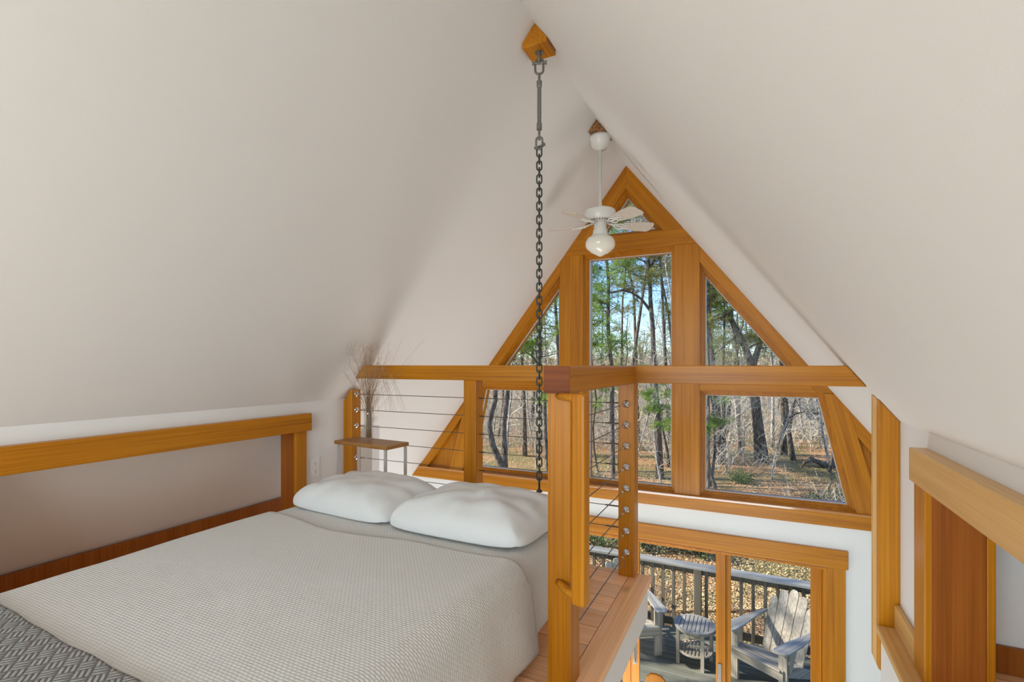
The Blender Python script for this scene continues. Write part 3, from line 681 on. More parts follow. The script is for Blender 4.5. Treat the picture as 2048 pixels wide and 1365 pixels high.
# ------------------------------------------------------------------ deck
DZ = -2.47; DYB = 6.95
deck = tag(wbox('deck', DECKM, -7.0, 4.5, GO+.002, DYB, DZ-.04, DZ, bevel=0), kind='structure')
m_ = MB(); m_.box(-7, 4.5, GO+.05, DYB-.02, DZ-.30, DZ-.041); st(m_.build('deck_framing', DARKGREY['x']))
RTZ = -1.545
dr = empty('deck_railing', (-.6, 6.86, DZ), label='weathered grey wooden deck railing with square balusters', cat='railing')
m_ = MB(); m_.box(-7.0, 4.5, 6.78, 6.94, RTZ-.036, RTZ); m_.build('cap_rail', GREY2['x'], dr, bevel=.004)
m_ = MB(); m_.box(-7.0, 4.5, 6.865, 6.905, RTZ-.125, RTZ-.037); m_.build('upper_rail', DARKGREY['x'], dr, bevel=.003)
m_ = MB(); m_.box(-7.0, 4.5, 6.865, 6.905, DZ+.07, DZ+.16); m_.build('lower_rail', DARKGREY['x'], dr, bevel=.003)
x = -5.0
POSTS = [-4.46, -2.56, -.66, 1.24, 3.14]
bal = None
for x in POSTS:
    m_ = MB(); m_.box(x-.045, x+.045, 6.775+.001, 6.864, DZ, RTZ-.037); m_.build('post', DARKGREY['z'], dr, bevel=.004)
k = -4.9
while k < 2.9:
    if all(abs(k-p) > .08 for p in POSTS):
        if bal is None:
            m_ = MB(); m_.box(-.02, .02, 6.83, 6.8645, DZ+.06, RTZ-.05); m_.v = [v-Vector((-.6,6.86,DZ)) for v in m_.v]
            bal = m_.build('baluster', DARKGREY['z'], dr, bevel=.002, local=True); o = bal
            for v in bal.data.vertices: v.co.x += -.6
        else:
            o = bal.copy(); COL.objects.link(o); o.parent = dr
        o.location.x = k-(-.6)+.0
    k += .1357
for v in bal.data.vertices: pass

def adirondack():
    r = empty('adirondack_chair', (0,0,0)); W = GREYWOOD
    # local: +x is where the sitter looks; y across
    AZ = .565
    for sy in (-1, 1):
        m = MB(); m.box(.30, .338, sy*.275-.045, sy*.275+.045, 0, AZ); m.build('front_leg', W['z'], r, bevel=.003, local=True)
        m = MB(); m.prism([(.32,.26),(.32,.37),(.22,.365),(-.52,.03),(-.50,0),(-.36,0)], 'y', sy*.225-.013, sy*.225+.013); m.build('side_rail', W['x'], r, bevel=.003, local=True)
        pl = [(.40,sy*.215),(.435,sy*.235),(.445,sy*.30),(.425,sy*.35),(.36,sy*.37),(.1,sy*.365),(-.2,sy*.335),(-.35,sy*.31),(-.37,sy*.28),(-.30,sy*.27),(-.1,sy*.262),(.2,sy*.225)]
        if sy < 0: pl = pl[::-1]
        m = MB(); m.prism(pl, 'z', AZ, AZ+.022); m.build('armrest', GREY2['x'], r, bevel=.006, local=True)
        m = MB(); m.prism([(.30,AZ),(.30,.34),(.275,.38),(.18,AZ)], 'y', sy*.335-.012, sy*.335+.012); m.build('arm_bracket', W['z'], r, bevel=.002, local=True)
    m = MB(); m.box(-.385,-.352,-.31,.31,.47,AZ-.001); m.build('back_support', W['y'], r, bevel=.003, local=True)
    m = MB(); m.box(.339,.36,-.29,.29,.25,.365); m.build('front_apron', W['y'], r, bevel=.003, local=True)
    f = lambda x: .362+(x-.30)*.36 if x < .30 else .362-(x-.30)*.15
    for a, b in ((.235,.385),(.085,.228),(-.065,.078),(-.12,-.072)):
        m = MB(); m.prism([(a,f(a)),(b,f(b)),(b,f(b)+.02),(a,f(a)+.02)], 'y', -.268, .268); m.build('seat_slat', W['y'], r, bevel=.003, local=True)
    hs = [.66,.76,.80,.76,.66]; th = math.radians(23)
    bd = lambda j, z: j*(.092+.018*z/.8)
    M = Matrix.Translation((-.155,0,.155)) @ Matrix.Rotation(-th, 4, 'Y')
    for i in range(5):
        h = hs[i]; j0, j1 = i-2.5, i-1.5; g = .0022
        poly = [(bd(j0,0)+g,0),(bd(j1,0)-g,0)]
        for k in range(9):
            t = math.pi*k/8; zt_ = h-.06+.06*math.sin(t)
            if i == 0 and k > 4: zt_ = h-.12+.12*math.sin(t)
            if i == 4 and k < 4: zt_ = h-.12+.12*math.sin(t)
            mid = (bd(j0,zt_)+bd(j1,zt_))/2; hw = (bd(j1,zt_)-bd(j0,zt_))/2-g; poly.append((mid+hw*(abs(math.cos(t))**.8)*(1 if math.cos(t) > 0 else -1), zt_))
        m = MB(); m.prism(poly, 'x', 0, .02, M); m.build('back_slat', W['z'], r, bevel=.004, local=True)
    return r
ch1 = adirondack(); ch1.location = (.198, 6.284, DZ); ch1.rotation_euler.z = math.radians(239.3)
tag(ch1, 'weathered grey adirondack chair on the deck, seen whole in the right door pane', 'chair', 'adirondack chairs on the deck')
ch2 = copy_tree(ch1); ch2.location = (-1.46, 6.33, DZ); ch2.rotation_euler.z = math.radians(-58)
tag(ch2, 'weathered grey adirondack chair partly hidden behind the loft edge, left of the round table')
tx, ty = -.64, 6.26
tt = empty('round_side_table', (tx, ty, DZ), label='round slatted grey wooden side table between the two deck chairs', cat='side table')
def disc(r, z, th, gap, name, mat, ringw):
    m = MB(); n = 9; w_ = 2*(r-ringw)/n; ri = r-ringw
    for i in range(n):
        a = -ri+i*w_+gap/2; b = a+w_-gap
        pa = math.sqrt(max(0, ri*ri-a*a)); pb = math.sqrt(max(0, ri*ri-b*b)); mid = (a+b)/2; pm = math.sqrt(ri*ri-mid*mid)
        m.prism([(tx+a,ty-pa),(tx+mid,ty-pm),(tx+b,ty-pb),(tx+b,ty+pb),(tx+mid,ty+pm),(tx+a,ty+pa)], 'z', z-th, z-.001)
    m.build(name+'_slats', mat, tt, bevel=.002)
    m = MB(); N = 40
    for k in range(N):
        t0, t1 = 2*math.pi*k/N, 2*math.pi*(k+1)/N
        m.prism([(tx+r*math.cos(t0),ty+r*math.sin(t0)),(tx+r*math.cos(t1),ty+r*math.sin(t1)),(tx+(ri-.003)*math.cos(t1),ty+(ri-.003)*math.sin(t1)),(tx+(ri-.003)*math.cos(t0),ty+(ri-.003)*math.sin(t0))], 'z', z-th, z)
    m.build(name+'_rim', mat, tt)
disc(.235, DZ+.45, .022, .008, 'top', GREY2['y'], .03); disc(.20, DZ+.16, .018, .012, 'shelf', GREYWOOD['x'], .02)
m_ = MB(); m_.tube([(tx+.19*math.cos(t), ty+.19*math.sin(t), DZ+.405) for t in [2*math.pi*k/32 for k in range(32)]], .018, 6, closed=True); m_.build('apron_ring', GREYWOOD['x'], tt)
for k in range(4):
    t = math.radians(30+90*k); a, b = tx+.205*math.cos(t), ty+.205*math.sin(t)
    m_ = MB(); m_.box(a-.02, a+.02, b-.02, b+.02, DZ, DZ+.428); m_.build('leg', GREYWOOD['z'], tt, bevel=.002)

# ------------------------------------------------------------------ ground and forest
def gz(x, y):
    d = max(0, y-8)
    return -3.05+.006*d+ .6*max(0, (y-30)/20)**1.5 + .12*noise.noise(Vector((x*.15, y*.15, 2)))*min(1, d/3)
def ground():
    m = MB(); nx, ny = 90, 90
    for j in range(ny+1):
        for i in range(nx+1):
            t = j/ny; y = 3.0+(t**1.7)*110; x = (-1.15*y*(1-i/nx)-3*(1-i/nx)) + (i/nx)*(.75*y+5)
            m.v.append(Vector((x, y, gz(x, y) + .03*noise.noise(Vector((x*1.7, y*1.7, 0))))))
    for j in range(ny):
        for i in range(nx): a = j*(nx+1)+i; m.f.append((a, a+1, a+nx+2, a+nx+1))
    return m
m, n, l, b = newmat('forest_floor')
tc = n.new('ShaderNodeTexCoord'); v1 = n.new('ShaderNodeTexVoronoi'); v1.inputs['Scale'].default_value = 24; l.new(tc.outputs['Object'], v1.inputs['Vector'])
n1 = n.new('ShaderNodeTexNoise'); n1.inputs['Scale'].default_value = .55; n1.inputs['Detail'].default_value = 6; l.new(tc.outputs['Object'], n1.inputs['Vector'])
r1 = n.new('ShaderNodeValToRGB'); e = r1.color_ramp.elements; e[0].position = 0; e[0].color = S(122,84,48); e[1].position = 1; e[1].color = S(228,184,130)
q = e.new(.5); q.color = S(184,136,88); sp = n.new('ShaderNodeSeparateXYZ'); l.new(v1.outputs['Color'], sp.inputs[0]); l.new(sp.outputs[0], r1.inputs[0])
r2 = n.new('ShaderNodeValToRGB'); r2.color_ramp.elements[0].position = .44; r2.color_ramp.elements[1].position = .56; l.new(n1.outputs[0], r2.inputs[0])
mx = n.new('ShaderNodeMix'); mx.data_type = 'RGBA'; l.new(r2.outputs[0], mx.inputs[0]); l.new(r1.outputs[0], mx.inputs[6]); mx.inputs[7].default_value = S(112,112,62)
sc2 = n.new('ShaderNodeMath'); sc2.operation = 'MULTIPLY'; sc2.inputs[1].default_value = .7; l.new(r2.outputs[0], sc2.inputs[0]); l.new(sc2.outputs[0], mx.inputs[0])
l.new(mx.outputs[2], b.inputs['Base Color']); b.inputs['Roughness'].default_value = .95
bp = n.new('ShaderNodeBump'); bp.inputs['Strength'].default_value = .8; bp.inputs['Distance'].default_value = .05; l.new(v1.outputs['Distance'], bp.inputs['Height']); l.new(bp.outputs[0], b.inputs['Normal'])
FLOORM = m
st(ground().build('ground', FLOORM, smooth=True))
def bark(name, c0, c1):
    m, n, l, b = newmat(name); tc = n.new('ShaderNodeTexCoord'); mp = n.new('ShaderNodeMapping'); mp.inputs['Scale'].default_value = (1,1,.25); l.new(tc.outputs['Object'], mp.inputs[0])
    t = n.new('ShaderNodeTexNoise'); t.inputs['Scale'].default_value = 22; t.inputs['Detail'].default_value = 5; l.new(mp.outputs[0], t.inputs['Vector'])
    r = n.new('ShaderNodeValToRGB'); r.color_ramp.elements[0].position = .35; r.color_ramp.elements[1].position = .66; r.color_ramp.elements[0].color = c0; r.color_ramp.elements[1].color = c1
    l.new(t.outputs[0], r.inputs[0]); l.new(r.outputs[0], b.inputs['Base Color']); b.inputs['Roughness'].default_value = .95
    bp = n.new('ShaderNodeBump'); bp.inputs['Strength'].default_value = .9; bp.inputs['Distance'].default_value = .04; l.new(t.outputs[0], bp.inputs['Height']); l.new(bp.outputs[0], b.inputs['Normal']); return m
BARK = bark('pine_bark', S(62,54,48), S(132,120,108)); BARKB = bark('pale_bark', S(120,112,102), S(214,206,194)); TWIG = plain('bare_twigs', S(188,178,160), .9, var=.25, bscale=2)
def needle(name, c0, c1):
    m, n, l, b = newmat(name); tc = n.new('ShaderNodeTexCoord'); t = n.new('ShaderNodeTexNoise'); t.inputs['Scale'].default_value = 3.5; t.inputs['Detail'].default_value = 3
    l.new(tc.outputs['Object'], t.inputs['Vector']); r = n.new('ShaderNodeValToRGB'); r.color_ramp.elements[0].position = .35; r.color_ramp.elements[1].position = .65; r.color_ramp.elements[0].color = c0; r.color_ramp.elements[1].color = c1
    l.new(t.outputs[0], r.inputs[0]); l.new(r.outputs[0], b.inputs['Base Color']); b.inputs['Roughness'].default_value = .6
    tr = n.new('ShaderNodeBsdfTranslucent'); l.new(r.outputs[0], tr.inputs[0]); ms = n.new('ShaderNodeMixShader'); ms.inputs[0].default_value = .5
    l.new(b.outputs[0], ms.inputs[1]); l.new(tr.outputs[0], ms.inputs[2]); l.new(ms.outputs[0], n['Material Output'].inputs[0]); return m
NEEDLE = needle('pine_needles', S(92,104,50), S(194,192,108)); NEEDLE2 = needle('fresh_pine_needles', S(82,120,46), S(172,198,84)); SHRUBL = needle('shrub_leaves', S(58,84,40), S(120,142,72))
LEAFM = plain('dry_leaf', S(224,186,134), .8, var=.45, bscale=5)

def clump(mb, c, r, rnd, n=60, ln=.10, w=.0042):
    """pine foliage: tufts of needles spread along a twig end"""
    for _ in range(max(2, n//3)):
        d = Vector((rnd.gauss(0,1), rnd.gauss(0,1), rnd.gauss(0,.8))).normalized(); k = rnd.random()**.5
        p = c+Vector((d.x*r*k, d.y*r*k, d.z*r*.55*k)); ax = (d+Vector((0,0,.8))).normalized()
        for _k in range(10):
            dd = (ax*rnd.uniform(.1,1)+Vector((rnd.gauss(0,.7), rnd.gauss(0,.7), rnd.gauss(0,.7)))).normalized(); sd = dd.cross(Vector((rnd.gauss(0,1), rnd.gauss(0,1), rnd.gauss(0,1))))
            if sd.length < .01: continue
            sd = sd.normalized()*w; mb.add([p-sd, p+sd, p+dd*ln*rnd.uniform(.7,1.2)], [(0,1,2)])
def crooked(p, d, L, n, rnd, wob, lift):
    pts = [p.copy()]; d = d.normalized()
    for i in range(n):
        d = (d+Vector((rnd.gauss(0,wob), rnd.gauss(0,wob), rnd.gauss(0,wob*.7)+lift))).normalized(); pts.append(pts[-1]+d*L/n)
    return pts
def interp(path, t):
    f = t*(len(path)-1); i = min(int(f), len(path)-2); return path[i].lerp(path[i+1], f-i)
def limbs(tr, fo, path, rad, rnd, t0, t1, n, L, green, twigs=3, cl=.22, nn=16, needlew=.0048):
    for k in range(n):
        t = t0+(t1-t0)*(k+rnd.random())/n; p = interp(path, t)
        a = rnd.uniform(0, 2*math.pi); ll = L*rnd.uniform(.5, 1.2)*(1-.45*t)
        q = crooked(p, Vector((math.cos(a), math.sin(a), rnd.uniform(-.1,.5))), ll, 6, rnd, .28, .04)
        r0 = rad*.30*(1-.5*t)
        tr.tube(q, [r0*(1-.13*i) for i in range(7)], 5, cap=False)
        g = rnd.random() < green
        for j in range(twigs):
            pp = interp(q, rnd.uniform(.35, 1)); dd = Vector((rnd.gauss(0,1), rnd.gauss(0,1), rnd.gauss(.3,.7)))
            s_ = crooked(pp, dd, ll*rnd.uniform(.25,.5), 4, rnd, .3, .05); tr.tube(s_, [r0*.35,r0*.3,r0*.25,r0*.18,r0*.1], 4, cap=False)
            if g:
                for e_ in (2, 4): clump(fo, s_[e_], cl*rnd.uniform(.6,1.1), rnd, nn, .11, needlew)
            else:
                for _ in range(3):
                    s2 = crooked(interp(s_, rnd.random()), Vector((rnd.gauss(0,1), rnd.gauss(0,1), rnd.gauss(.4,.6))), .35, 3, rnd, .3, 0); tr.tube(s2, [.006,.005,.004,.002], 3, cap=False)
        if g: clump(fo, q[-1], cl, rnd, nn, .11, needlew)
NT = [0]
def tree(name, pix, D, wpx, top, label, cat='tree', green=.8, nl=14, L=2.0, t0=.35, mat=None, seed=0, forks=(), blobs=(), group=None, cl=.27, wob=.0, twigs=6, nn=24, lean=(0,0)):
    """pix: trunk way-points (u,v) at depth D, ground upward; the trunk is carried down to the ground and up to z=top"""
    rnd = random.Random(seed+11)
    P = [at(u, v, D) for u, v in pix]
    g = Vector((P[0].x, P[0].y, gz(P[0].x, P[0].y)-.1))
    if P[0].z > g.z+.3: P = [g]+P
    else: P[0].z = g.z
    for i in range(1, len(P)): P[i].y += .15*math.sin(i*2.1+seed)
    last = P[-1]; d = (P[-1]-P[-2]).normalized() if len(P) > 1 else Vector((0,0,1))
    if top > last.z:
        n = max(2, int((top-last.z)/.8))
        dd = Vector((d.x*.6+lean[0], d.y*.6+lean[1], 1)); P += crooked(last, dd, top-last.z, n, rnd, .07, .03)[1:]
    r = wpx/2/F*D; H = P[-1].z-P[0].z
    R = [r*(1.35 if i == 0 else 1)*(1-.75*max(0,(p.z-P[0].z)/H)**1.2) for i, p in enumerate(P)]
    e = empty(name, g, label=label, cat=cat, group=group)
    tr, fo = MB(), MB(); tr.tube(P, R, 9)
    # resample path by height for limbs
    if nl: limbs(tr, fo, P, r, rnd, t0, 1, int(nl*1.8), L, green, twigs, cl, nn)
    for fk, wf in forks:
        Q = [at(u, v, D+.0) for u, v in fk]
        for i in range(1, len(Q)): Q[i].y += .3*i*(1 if len(forks) % 2 else -1)*.4
        rf = wf/2/F*D; tr.tube(Q, [rf*(1-.5*i/(len(Q)-1)) for i in range(len(Q))], 7)
        limbs(tr, fo, Q, rf, rnd, .3, 1, max(4, nl//3), L*.6, green, twigs, cl, nn)
    for (u, v, DD, rr, cnt) in blobs:
        c = at(u, v, DD); near = min(P, key=lambda p: abs(p.z-(c.z+.0)))
        q = [near.lerp(c, k/5)+Vector((0,0,.06*math.sin(k*1.3))) for k in range(6)]; tr.tube(q, [r*.25*(1-.14*k) for k in range(6)], 5, cap=False)
        for _ in range(cnt):
            o_ = Vector((rnd.gauss(0,rr*.6), rnd.gauss(0,rr*.5), rnd.gauss(0,rr*.3))); clump(fo, c+o_, .16, rnd, 18, .12, .0045)
            tr.tube([c.lerp(near,.15), c+o_*.6, c+o_], [.010,.007,.004], 3, cap=False)
    tr.build('trunk', mat or BARK, e, smooth=True)
    if fo.v: fo.build('needles', NEEDLE2 if blobs else NEEDLE, e)
    return e
tree('pine_tree', [(1320,958),(1316,850),(1311,770),(1307,740),(1305,650),(1302,600),(1299,560),(1295,510)], 17.7, 13, 8.5, 'thick dark pine right of centre in the tall middle window', seed=1, nl=20, L=2.6, green=.7, t0=.5,
     forks=[([(1303,625),(1285,600),(1268,588),(1250,583),(1228,590)], 6), ([(1299,560),(1305,530),(1316,505),(1330,490)], 6)])
tree('pine_tree', [(1228,965),(1224,850),(1222,740),(1220,690),(1216,640),(1215,560),(1213,500)], 15, 11, 8, 'slim dark pine left of centre in the tall middle window', seed=2, nl=20, L=2.0, t0=.42, green=.9,
     blobs=[(1192,690,13,.45,26),(1236,682,13,.4,24),(1185,650,14,.5,24),(1200,600,14.5,.5,22)])
tree('pine_tree', [(1240,930),(1240,800),(1243,700),(1247,600)], 19, 6, 7.5, 'thin pine just right of the slim dark pine in the middle window', seed=3, nl=14, L=1.8)
tree('pine_tree', [(1392,900),(1368,780),(1345,690),(1336,620),(1322,560)], 17, 7, 7.5, 'leaning grey pine at the right edge of the middle window', seed=4, nl=10, L=1.6, green=.45)
tree('pine_tree', [(1338,935),(1333,900),(1325,860),(1318,800)], 19.5, 6, 1.2, 'short leaning dark trunk beside the thick pine in the middle window', seed=5, nl=5, L=1.0, green=.8, t0=.6, blobs=[(1312,815,13,.3,20),(1330,850,13.5,.3,18),(1300,790,14,.3,12)])
tree('pine_tree', [(1195,960),(1190,900),(1186,860),(1190,800),(1187,740),(1180,650)], 16, 5, 7, 'crooked thin pine at the left edge of the middle window', seed=6, nl=14, L=1.6, green=.9, blobs=[(1182,815,14,.25,10)])
tree('pine_tree', [(1524,925),(1517,860),(1509,790),(1504,735),(1492,700),(1478,668),(1462,640),(1440,612),(1421,596)], 20.5, 22, 5.6, 'massive forked dark pine leaning left behind the right windows', seed=7, nl=18, L=3.0, t0=.62, green=.75,
     forks=[([(1504,740),(1512,712),(1520,685),(1524,660),(1526,620)], 13), ([(1462,640),(1463,622),(1468,600),(1470,570)], 9), ([(1478,668),(1462,682),(1440,700),(1420,716)], 5), ([(1490,700),(1510,690),(1532,684)], 5)], lean=(-.5,0))
tree('pine_tree', [(1417,990),(1417,860),(1417,730),(1414,600)], 14.5, 6, 7, 'thin straight pine at the left edge of the right windows', seed=8, nl=14, L=1.3, green=.7)
tree('pine_tree', [(1441,925),(1438,860),(1431,800),(1425,760)], 20, 14, 7, 'thick dark trunk at the left of the lower right window', seed=9, nl=10, L=1.8, green=.8, t0=.5, blobs=[(1430,845,15,.32,26),(1418,860,14.5,.28,22),(1445,800,17,.35,16)])
tree('pine_tree', [(1450,922),(1448,850),(1446,790),(1446,720)], 20.6, 8, 6, 'slimmer dark trunk close behind the thick one in the lower right window', seed=10, nl=8, L=1.6)
tree('dead_tree', [(1429,975),(1421,945),(1413,905),(1414,880),(1409,850)], 15.2, 9, -.2, 'short crooked dark trunk nearest the glass in the lower right window', seed=12, nl=5, L=.8, green=0, t0=.5)
tree('pine_tree', [(1568,908),(1567,860),(1566,790),(1567,720)], 22, 11, 6.5, 'dark trunk in the middle of the lower right window', seed=13, nl=12, L=2, green=.6)
tree('bare_tree', [(1587,922),(1580,880),(1575,840),(1572,800),(1568,760)], 20.8, 9, 4, 'grey leaning bare tree right of the dark middle trunk', seed=14, nl=14, L=2, green=0, mat=BARK, forks=[([(1578,870),(1584,830),(1590,790),(1592,740)], 5), ([(1574,840),(1590,828),(1612,822),(1640,828)], 4)])
tree('birch_tree', [(1545,908),(1545,850),(1546,790),(1543,700)], 24, 7, 5, 'pale birch between the massive pine and the dark middle trunk', seed=15, nl=10, L=1.6, green=0, mat=BARKB)
tree('birch_tree', [(1626,886),(1624,840),(1621,790),(1618,700)], 27, 9, 5, 'pale birch at the right of the lower right window', seed=16, nl=10, L=1.8, green=0, mat=BARKB)
tree('birch_tree', [(1642,900),(1637,840),(1633,790)], 25, 4, 3, 'thin white sapling at the right edge of the lower right window', seed=17, nl=8, L=1.2, green=0, mat=BARKB)
tree('pine_tree', [(1480,912),(1478,850),(1478,760)], 22, 7, 5, 'slim grey trunk left of the massive forked pine', seed=18, nl=9, L=1.6, green=.4)
tree('pine_tree', [(1000,935),(990,890),(976,850),(986,800),(995,760),(1004,715)], 13, 17, 3.2, 'bent thick dark trunk at the left of the lower left window', seed=19, nl=7, L=1.2, green=.6, t0=.65)
tree('pine_tree', [(1010,935),(1011,850),(1011,780),(1018,700)], 13.6, 15, 4, 'straight thick dark trunk right of the bent one in the lower left window', seed=20, nl=9, L=1.6, green=.8, t0=.6)
tree('pine_tree', [(1098,935),(1090,860),(1086,790),(1083,735),(1080,660),(1082,600)], 15.5, 9, 7, 'slender dark pine right of the chain in the left windows', seed=21, nl=18, L=2.2, green=.85, t0=.42,
     forks=[([(1083,735),(1060,712),(1040,700),(1025,695)], 5)], blobs=[(1088,800,12,.25,12)])
tree('pine_tree', [(1120,930),(1118,800),(1116,700),(1113,600)], 17, 10, 7, 'dark pine beside the left post of the upper left window', seed=22, nl=16, L=2.0, green=.9, t0=.4)
tree('pine_tree', [(1160,930),(1158,760),(1160,600)], 19, 9, 9, 'pine half hidden by the left window post', seed=23, nl=18, L=2.2, green=.9, t0=.4)
tree('pine_tree', [(1275,930),(1272,760),(1268,600)], 25, 8, 9.5, 'distant pine between the two dark pines of the middle window', seed=24, nl=18, L=2.2, green=.9, t0=.3)
tree('pine_tree', [(1375,930),(1372,760),(1370,600)], 22, 9, 9, 'pine half hidden by the right window post', seed=25, nl=18, L=2.4, green=.85, t0=.35)
tree('pine_tree', [(1050,930),(1048,800),(1045,700)], 22, 8, 6.5, 'distant pine left of the chain in the left windows', seed=26, nl=16, L=2.4, green=.9, t0=.3)
tree('pine_tree', [(1255,930),(1262,760),(1290,560),(1300,500)], 23, 8, 13.5, 'tall pine whose crown fills the top triangle window', seed=27, nl=26, L=3.0, green=.95, t0=.5, cl=.3)
tree('pine_tree', [(1340,930),(1330,700),(1320,500)], 26, 8, 13.5, 'tall distant pine at the upper right of the middle window', seed=28, nl=22, L=3.0, green=.8, t0=.5, cl=.3)
tree('bare_tree', [(1372,960),(1366,800),(1356,680),(1340,590),(1334,540)], 12.5, 8, 5.2, 'bare pale-twigged tree whose crown fills the top right of the middle window', seed=31, nl=16, L=1.7, t0=.72, green=0, mat=BARKB, twigs=9)
# fallen limb
fl = MB(); fp = [at(u, v, 19.5) for u, v in [(1600,938),(1610,925),(1622,919),(1636,924),(1648,931),(1668,930),(1690,915),(1712,900)]]
fl.tube(fp, [.04,.07,.09,.10,.11,.11,.10,.06], 8); tag(fl.build('fallen_branch', BARK, smooth=True), 'dark curved fallen branch on the leaf litter in the lower right window', 'fallen branch')

# middle-distance pines and bare saplings: one of each kind built, the rest copied with their parts
def proto_pine(seed, H, r, n, L):
    rnd = random.Random(seed); e = empty('background_pine', (0,0,0)); tr, fo = MB(), MB()
    P = crooked(Vector((0,0,-.2)), Vector((0,0,1)), H, 9, rnd, .06, .05); tr.tube(P, [r*(1-.09*i) for i in range(10)], 7)
    limbs(tr, fo, P, r, rnd, .3, 1, n, L, .95, 3, .30, 13, .010)
    tr.build('trunk', BARK, e, smooth=True, local=True); fo.build('needles', NEEDLE, e, local=True); return e
def proto_bare(seed, H, r, n, L, mat):
    rnd = random.Random(seed); e = empty('bare_sapling', (0,0,0)); tr, tw = MB(), MB()
    P = crooked(Vector((0,0,-.2)), Vector((rnd.gauss(0,.1),0,1)), H, 8, rnd, .09, .05); tr.tube(P, [r*(1-.1*i) for i in range(9)], 6)
    for k in range(n):
        p = interp(P, .12+.88*(k+rnd.random())/n); a = rnd.uniform(0, 6.28)
        q = crooked(p, Vector((math.cos(a), math.sin(a), .7)), L*rnd.uniform(.4,1.1), 5, rnd, .25, .06); tw.tube(q, [.016,.013,.010,.008,.006,.004], 4, cap=False)
        for j in range(6):
            s_ = crooked(interp(q, rnd.uniform(.2,1)), Vector((rnd.gauss(0,1), rnd.gauss(0,1), rnd.gauss(.5,.6))), rnd.uniform(.3,.8), 3, rnd, .25, .03); tw.tube(s_, [.008,.006,.005,.003], 3, cap=False)
    tr.build('trunk', mat, e, smooth=True, local=True); tw.build('twigs', TWIG, e, local=True); return e
rnd = random.Random(42)
pp = [proto_pine(101, 9, .13, 22, 2.2), proto_pine(102, 7.5, .11, 20, 1.9), proto_pine(103, 10, .15, 24, 2.4)]
pb = [proto_bare(111, 5.5, .045, 15, 1.5, BARKB), proto_bare(112, 4.2, .035, 14, 1.3, BARKB), proto_bare(113, 6.5, .06, 18, 1.7, BARK), proto_bare(114, 3.0, .025, 12, 1.0, BARKB)]
def scatter(protos, n, d0, d1, u0, u1, label, cat, group, smin=.8, smax=1.25, pw=1.0):
    for i in range(n):
        src = protos[i % len(protos)]; o = src if i < len(protos) else copy_tree(src)
        D = d0+(d1-d0)*((i+rnd.random())/n)**pw; u = rnd.uniform(u0, u1); p = at(u, 730, D)
        o.location = (p.x, p.y, gz(p.x, p.y)-.05); s_ = rnd.uniform(smin, smax); o.scale = (s_, s_, s_); o.rotation_euler.z = rnd.uniform(0, 6.28)
        tag(o, label, cat, group)
scatter(pp, 38, 27, 62, 900, 1720, 'background pine with green crown standing far back in the wood', 'tree', 'pines far back in the wood')
scatter(pb, 210, 16, 58, 900, 1720, 'thin bare pale sapling in the wood behind the windows', 'sapling', 'bare saplings in the wood', pw=.9)

for i in range(36):
    D = 50+38*(i+rnd.random())/36; p = at(rnd.uniform(900, 1740), 730, D); o = copy_tree(pp[i % 3]); o.location = (p.x, p.y, gz(p.x, p.y)-.05); o.scale = (.62,)*3; o.rotation_euler.z = rnd.uniform(0, 6.28)
    tag(o, 'small pine on the far rise behind the wood', 'tree', 'pines on the far rise')

# trees standing left of the view shade the deck
for i, (x, y, s_) in enumerate([(-10.6,2.7,1.0),(-12.6,4.4,1.1),(-7.3,3.35,.8)]):
    o = copy_tree(pp[i % 3]); o.location = (x, y, gz(x,y)); o.scale = (s_,)*3; tag(o, 'pine standing out of sight to the left of the deck', 'tree', 'pines left of the deck')

# shrubs behind the deck railing
def shrub(c, r, seed, label):
    rnd = random.Random(seed); e = empty('evergreen_shrub', c, label=label, cat='shrub'); br, lf = MB(), MB(); c = Vector(c)
    for k in range(16):
        a = rnd.uniform(0, 6.28); q = crooked(c, Vector((math.cos(a)*.7, math.sin(a)*.7, 1)), r*rnd.uniform(.7,1.3), 5, rnd, .25, .02); br.tube(q, [.014,.012,.010,.008,.006,.004], 4, cap=False)
        for j in range(46):
            p = interp(q, rnd.uniform(.35,1))+Vector((rnd.gauss(0,.10), rnd.gauss(0,.10), rnd.gauss(0,.08)))
            d = Vector((rnd.gauss(0,1), rnd.gauss(0,1), rnd.gauss(.2,.5))).normalized(); sd = d.orthogonal().normalized()*.016
            lf.add([p, p+d*.035+sd, p+d*.085, p+d*.035-sd], [(0,1,2,3)])
    br.build('stems', BARK, e); lf.build('leaves', SHRUBL, e)
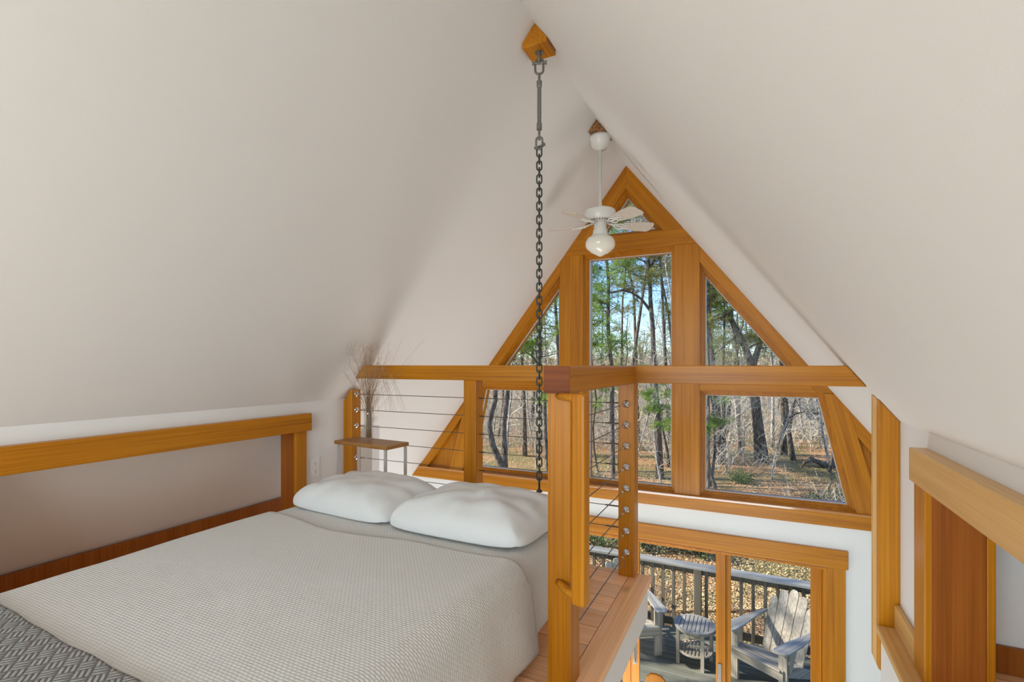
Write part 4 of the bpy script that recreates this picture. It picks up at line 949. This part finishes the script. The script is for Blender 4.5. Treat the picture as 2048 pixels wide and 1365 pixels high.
for i, (u, v, D, r, lb) in enumerate([(1200,1085,10.6,.8,'dark evergreen shrub behind the deck railing, nearest the railing post'),(1300,1075,10.8,.75,'dark evergreen shrub behind the deck railing at the left of the door glass'),(1350,1080,11.0,.8,'dark evergreen shrub just left of the door stile'),(1400,1088,10.6,.75,'dark evergreen shrub behind the middle door stile'),(1478,1080,13.5,.7,'evergreen shrub in the upper left of the right door pane'),(1640,1112,13.0,.6,'evergreen shrub at the upper right of the right door pane'),(1480,968,17,.5,'low evergreen shrub among leaves in the lower right window')]):
    p = at(u, v, D); shrub((p.x, p.y, gz(p.x, p.y)-.05), r, 300+i, lb)

# leaf litter and brush nobody could count
lm = MB(); rnd = random.Random(9)
for i in range(34000):
    D = 8.2+22*rnd.random()**1.7; u = rnd.uniform(940, 1740); p = at(u, 730, D); 
    if p.y < 7.2 or noise.noise(Vector((p.x*.5, p.y*.5, 1))) > .18+.3*rnd.random(): continue
    z = gz(p.x, p.y)+.045; s_ = rnd.uniform(.013,.028); a = rnd.uniform(0, 6.28); t = rnd.uniform(-.6,.6)
    dx = Vector((math.cos(a), math.sin(a), t))*s_; dy = Vector((-math.sin(a), math.cos(a), rnd.uniform(-.5,.5)))*s_*.6; c = Vector((p.x,p.y,z))
    lm.add([c-dx, c-dy, c+dx, c+dy], [(0,1,2,3)])
tag(lm.build('leaf_litter', LEAFM), 'tan fallen leaves strewn over the forest floor', 'leaf litter', kind='stuff')
bm_ = MB(); rnd = random.Random(10)
for i in range(5200):
    D = 13+34*rnd.random(); u = rnd.uniform(930, 1740); p = at(u, 730, D); z = gz(p.x, p.y)
    dens = noise.noise(Vector((p.x*.25, p.y*.25, 5)))
    if D < 23 and dens < .30: continue
    h = rnd.uniform(.4, 1.2)+(D-13)*.045*rnd.random()
    w_ = .003+.00018*D
    q = crooked(Vector((p.x,p.y,z)), Vector((rnd.gauss(0,.5), rnd.gauss(0,.5), 1)), h, 4, rnd, .25, .0); bm_.tube(q, [w_*1.3,w_*1.1,w_,w_*.8,w_*.5], 3, cap=False)
    for j in range(3):
        s2 = crooked(interp(q, rnd.uniform(.3,1)), Vector((rnd.gauss(0,1), rnd.gauss(0,1), rnd.gauss(.5,.5))), h*.45, 2, rnd, .3, 0); bm_.tube(s2, [w_*.8,w_*.6,w_*.4], 3, cap=False)
tag(bm_.build('underbrush', TWIG), 'tangle of bare pale brush under the trees', 'underbrush', kind='stuff')
